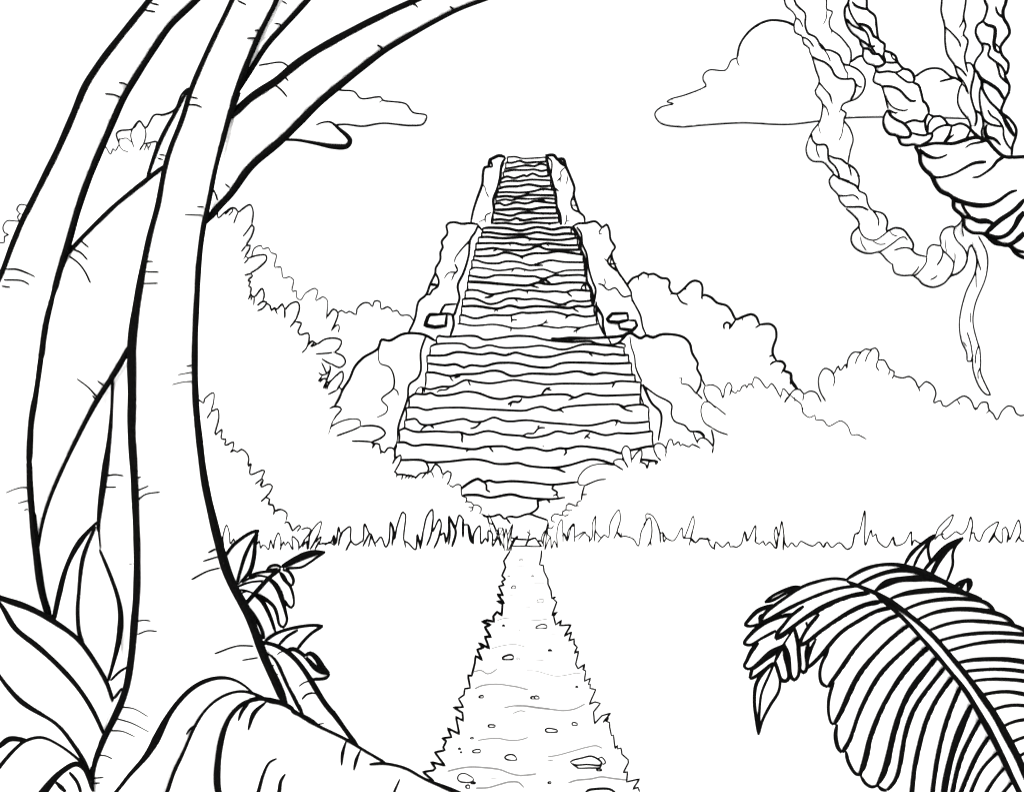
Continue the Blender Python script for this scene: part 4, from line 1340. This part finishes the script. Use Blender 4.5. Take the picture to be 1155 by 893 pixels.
FR = strokes('''
fb0:3.4-4.4-3.6-4-5 ~ @F2 0,305 60,265 120,235 200,212 300,205 400,222 470,248 
fb1:3.4-4.6-5-7 ~ @F2 75,338 180,285 300,248 420,245 500,262 560,282
fb2:4-7.5-6-6.5-5-4 ~ @F2 185,382 230,340 320,308 450,300 560,302 640,325
fb3:3-5-6-5.4-5-4 ~ @F2 280,432 370,398 500,380 620,373 720,380 790,402 880,435
fb4:3-4-4.4-4-4 ~ @F2 372,505 470,462 600,436 720,430 800,435 880,442 940,470 965,520
fb5:3-4-5-5-4 ~ @F2 455,570 560,522 680,500 800,498 900,510 965,522 1030,545 1080,570 1092,602
fb6:3-4-4.4-4 ~ @F2 540,635 640,597 760,575 880,578 1000,588 1090,602 1150,630 1250,680 1600,915
fb7:3-4-4.6-4.6 ~ @F2 598,705 720,672 850,655 1000,652 1150,664 1300,685 1650,794
fb8:3-4-4.6-5.4 ~ @F2 660,770 780,735 900,713 1030,705 1150,712 1300,735 1650,848
fb9:3.4-5-5-5 ~ @F2 715,850 780,832 900,823 1050,825 1150,840 1300,875 1650,1016
fb10:3-4-4-4 ~ @F4 765,108 900,95 1050,95 1150,108 1300,145 1650,291
fb11:3-4-4.6-5 ~ @F4 820,172 880,160 980,158 1150,168 1300,205 1650,351
fb12:3-4.4-4-4 ~ @F4 872,262 980,240 1060,238 1150,255 1300,290 1650,431
fb13:3-4.4-4 ~ @F4 940,362 1010,335 1080,325 1150,328 1300,360 1650,494
fb14:3-4-4 ~ @F4 1000,475 1070,437 1150,420 1300,420 1650,480
fb15:3-4-4 ~ @F4 1055,577 1100,552 1150,535 1300,510 1650,511
fb16:3-4 ~ @F4 1100,672 1150,640 1280,590 1630,515
fb17:3-4 ~ @F4 1140,750 1170,725 1280,680 1630,596
''')
edge_r = strokes('''
fe:5-7-6-5 ~ @F2 400,222 500,262 600,310 700,360 780,400
''')
for k in range(len(FR) - 1):
    spec = ['fb%d' % k, '-fb%d' % (k+1)]
    st = [FR[k]] + ([edge_r[0]] if k == 1 else [])
    if k == len(FR) - 2: st.append(FR[-1])
    if k == 1: spec = ['fb1', nums('1060,658'), '-fb2']
    fern.part('leaflet', [spec], 3.9 + .004 * (19 - k), st, B=2, T=2, lift=2.6, wmul=1.08)
ST = strokes('''
fs_u:4-6-5-5.4-7-8-6.5-6 ~ @F2 0,318 80,352 190,395 290,452 400,532 500,612 600,712 @F4 690,25 720,60 800,160 880,270 970,400 1040,530 1120,680 1170,800 1230,930 1310,1150
fs_l:5-4.4-5-7-6-6 ~ @F2 190,405 280,480 380,570 470,670 560,770 @F4 590,10 680,120 770,230 860,380 940,520 1010,660 1070,790 1130,910 1170,1000 1250,1180
''')
fern.part('stem', [['fs_u', '-fs_l']], 3.87, ST, B=2, T=6, lift=2)
# side spray of short leaflets, left of the frond
SPR = [('''@F1
4-3.4-3 475,352 420,358 300,410 243,455
4-3 243,455 300,440 400,385 460,358
''', 'all', .11), ('''@F1
4.4-5-4-3 300,470 200,510 140,570 118,602 150,610 215,595
''', 'all', .10), ('''@F1
4.4-5-5-4-3-4 430,530 330,552 240,590 165,650 112,722 150,732 220,692 320,638
''', 'all', .09), ('''@F1
5-5-4-3-4-6-5 205,715 160,770 130,830 112,870 135,888 180,870 270,800 360,735
''', 'all', .10), ('''@F1
7-8-6-4 350,745 270,800 210,850 150,900
4-4 @F3 145,155 160,155 230,108 300,50
4 @F3 168,80 145,155
''', 'all', .08), ('''@F1
4 310,840 350,760 380,715 440,620
5.4-4.4-4 @F3 310,40 330,110 350,160 380,172 402,150 395,80 375,0 @F1 380,720
''', 'all', .05), ('''@F1
5.6-6-4-3.6-4-5 370,725 395,800 @F3 400,50 412,130 435,165 462,140 470,80 465,0 @F1 460,720 440,622
''', 'all', .045), ('''@F1
4.6-5 440,622 460,720 475,890
4-4-4 @F3 465,80 480,105 500,118 520,85 515,0 @F1 520,740
''', 'all', .05), ('''@F1
3 515,580 520,610
4-3 530,715 520,800 525,850
''', 'none', .05)]
spray = Thing('fern', 'small spray of short leaflets tucked under the left tip of the large fern frond', 'fern', P(880, 770, 4.05))
for tx, how, off in SPR:
    q = strokes(tx)
    if how == 'all': spray.part('leaflet', [[s for s in q]], 3.95 + off, q, B=2, T=2, lift=2)
    else: fern.part('leaflet', [nums('905,697 912,690 915,710 912,750 908,730')], 4.0, q, B=1, T=1)
q = strokes('''@F3
pl1:4-4.4-4-3.4 300,50 240,110 190,190 178,300 190,420 205,522
pl2:3-3.4-3.6-3 320,60 345,170 335,240 280,330 230,430 205,522
3-3.4 305,60 270,140 225,250 210,380 205,510
''')
spray.part('leaf', [['pl1', '-pl2']], 4.0, q, B=4, T=2)
q = strokes('''@F2
sp1:3.4-5-4-4.6 375,212 420,140 490,75 575,15
sp2:4-3.4-3.4 560,20 535,70 530,120 545,195
3.4 435,225 470,150 550,45
''')
s1p = Thing('pointed_leaf', 'slim pointed leaf rising just behind the crest of the fern', 'leaf', P(1040, 640, 4.3), group='pointed leaves behind the fern', solo=True)
s1p.part('pointed_leaf', [['sp1', 'sp2', nums('1045,645 1020,640')]], 4.3, q, B=4)
q = strokes('''@F2
sq1:4-5-6-4.6 495,255 560,180 640,100 760,35
sq2:4-3-3.4-3 755,40 715,80 690,140 690,210 650,322
5-6-4 548,285 590,200 650,120 730,50
''')
s1p = Thing('pointed_leaf', 'widest pointed leaf standing right of the slim one behind the fern', 'leaf', P(1060, 655, 4.25), group='pointed leaves behind the fern', solo=True)
s1p.part('pointed_leaf', [['sq1', 'sq2']], 4.25, q, B=5)
q = strokes('''@F2
sr1:3.4-5-5-7-4 690,358 745,325 798,312 800,340 785,392
2.6 705,360 735,330
4 725,385 770,322
''')
s1p = Thing('pointed_leaf', 'short curled leaf tip poking over the right slope of the fern', 'leaf', P(1085, 665, 4.2), group='pointed leaves behind the fern', solo=True)
s1p.part('pointed_leaf', [['sr1', nums('1080,670')]], 4.2, q, B=2)
# ================= camera, sky, sun
cd = bpy.data.cameras.new('camera'); cam = bpy.data.objects.new('camera', cd); COL.objects.link(cam)
cam.location = (0, 0, CAMH); cam.rotation_euler = (math.pi / 2, 0, 0)
cd.sensor_fit = 'HORIZONTAL'; cd.sensor_width = 36; cd.lens = 36 * F / 1155; cd.shift_y = (HY - 446.5) / 1155
cd.clip_start = .05; cd.clip_end = 12000
scene.camera = cam
w = bpy.data.worlds.new('World'); scene.world = w; w.use_nodes = True
nt = w.node_tree; bg = nt.nodes['Background']
sky = nt.nodes.new('ShaderNodeTexSky'); sky.sky_type = 'NISHITA'; sky.sun_disc = False
sky.sun_elevation = math.radians(28); sky.sun_rotation = math.radians(186); sky.dust_density = 4
mx = nt.nodes.new('ShaderNodeMix'); mx.data_type = 'RGBA'; mx.inputs['Factor'].default_value = .96   # thick white overcast over a clear sky
nt.links.new(sky.outputs[0], mx.inputs['A']); mx.inputs['B'].default_value = (10, 10, 10, 1)
nt.links.new(mx.outputs['Result'], bg.inputs['Color']); bg.inputs['Strength'].default_value = .1
sl = bpy.data.lights.new('sun', 'SUN'); sl.energy = 3.0; sl.angle = math.radians(35); sl.color = (1, .985, .96)
so = bpy.data.objects.new('sun', sl); COL.objects.link(so); so.rotation_euler = (math.radians(62), 0, math.radians(-6))
vs = scene.view_settings; vs.view_transform = 'Standard'; vs.look = 'None'; vs.gamma = 1; vs.exposure = .72
scene.cycles.max_bounces = 8; scene.cycles.diffuse_bounces = 6
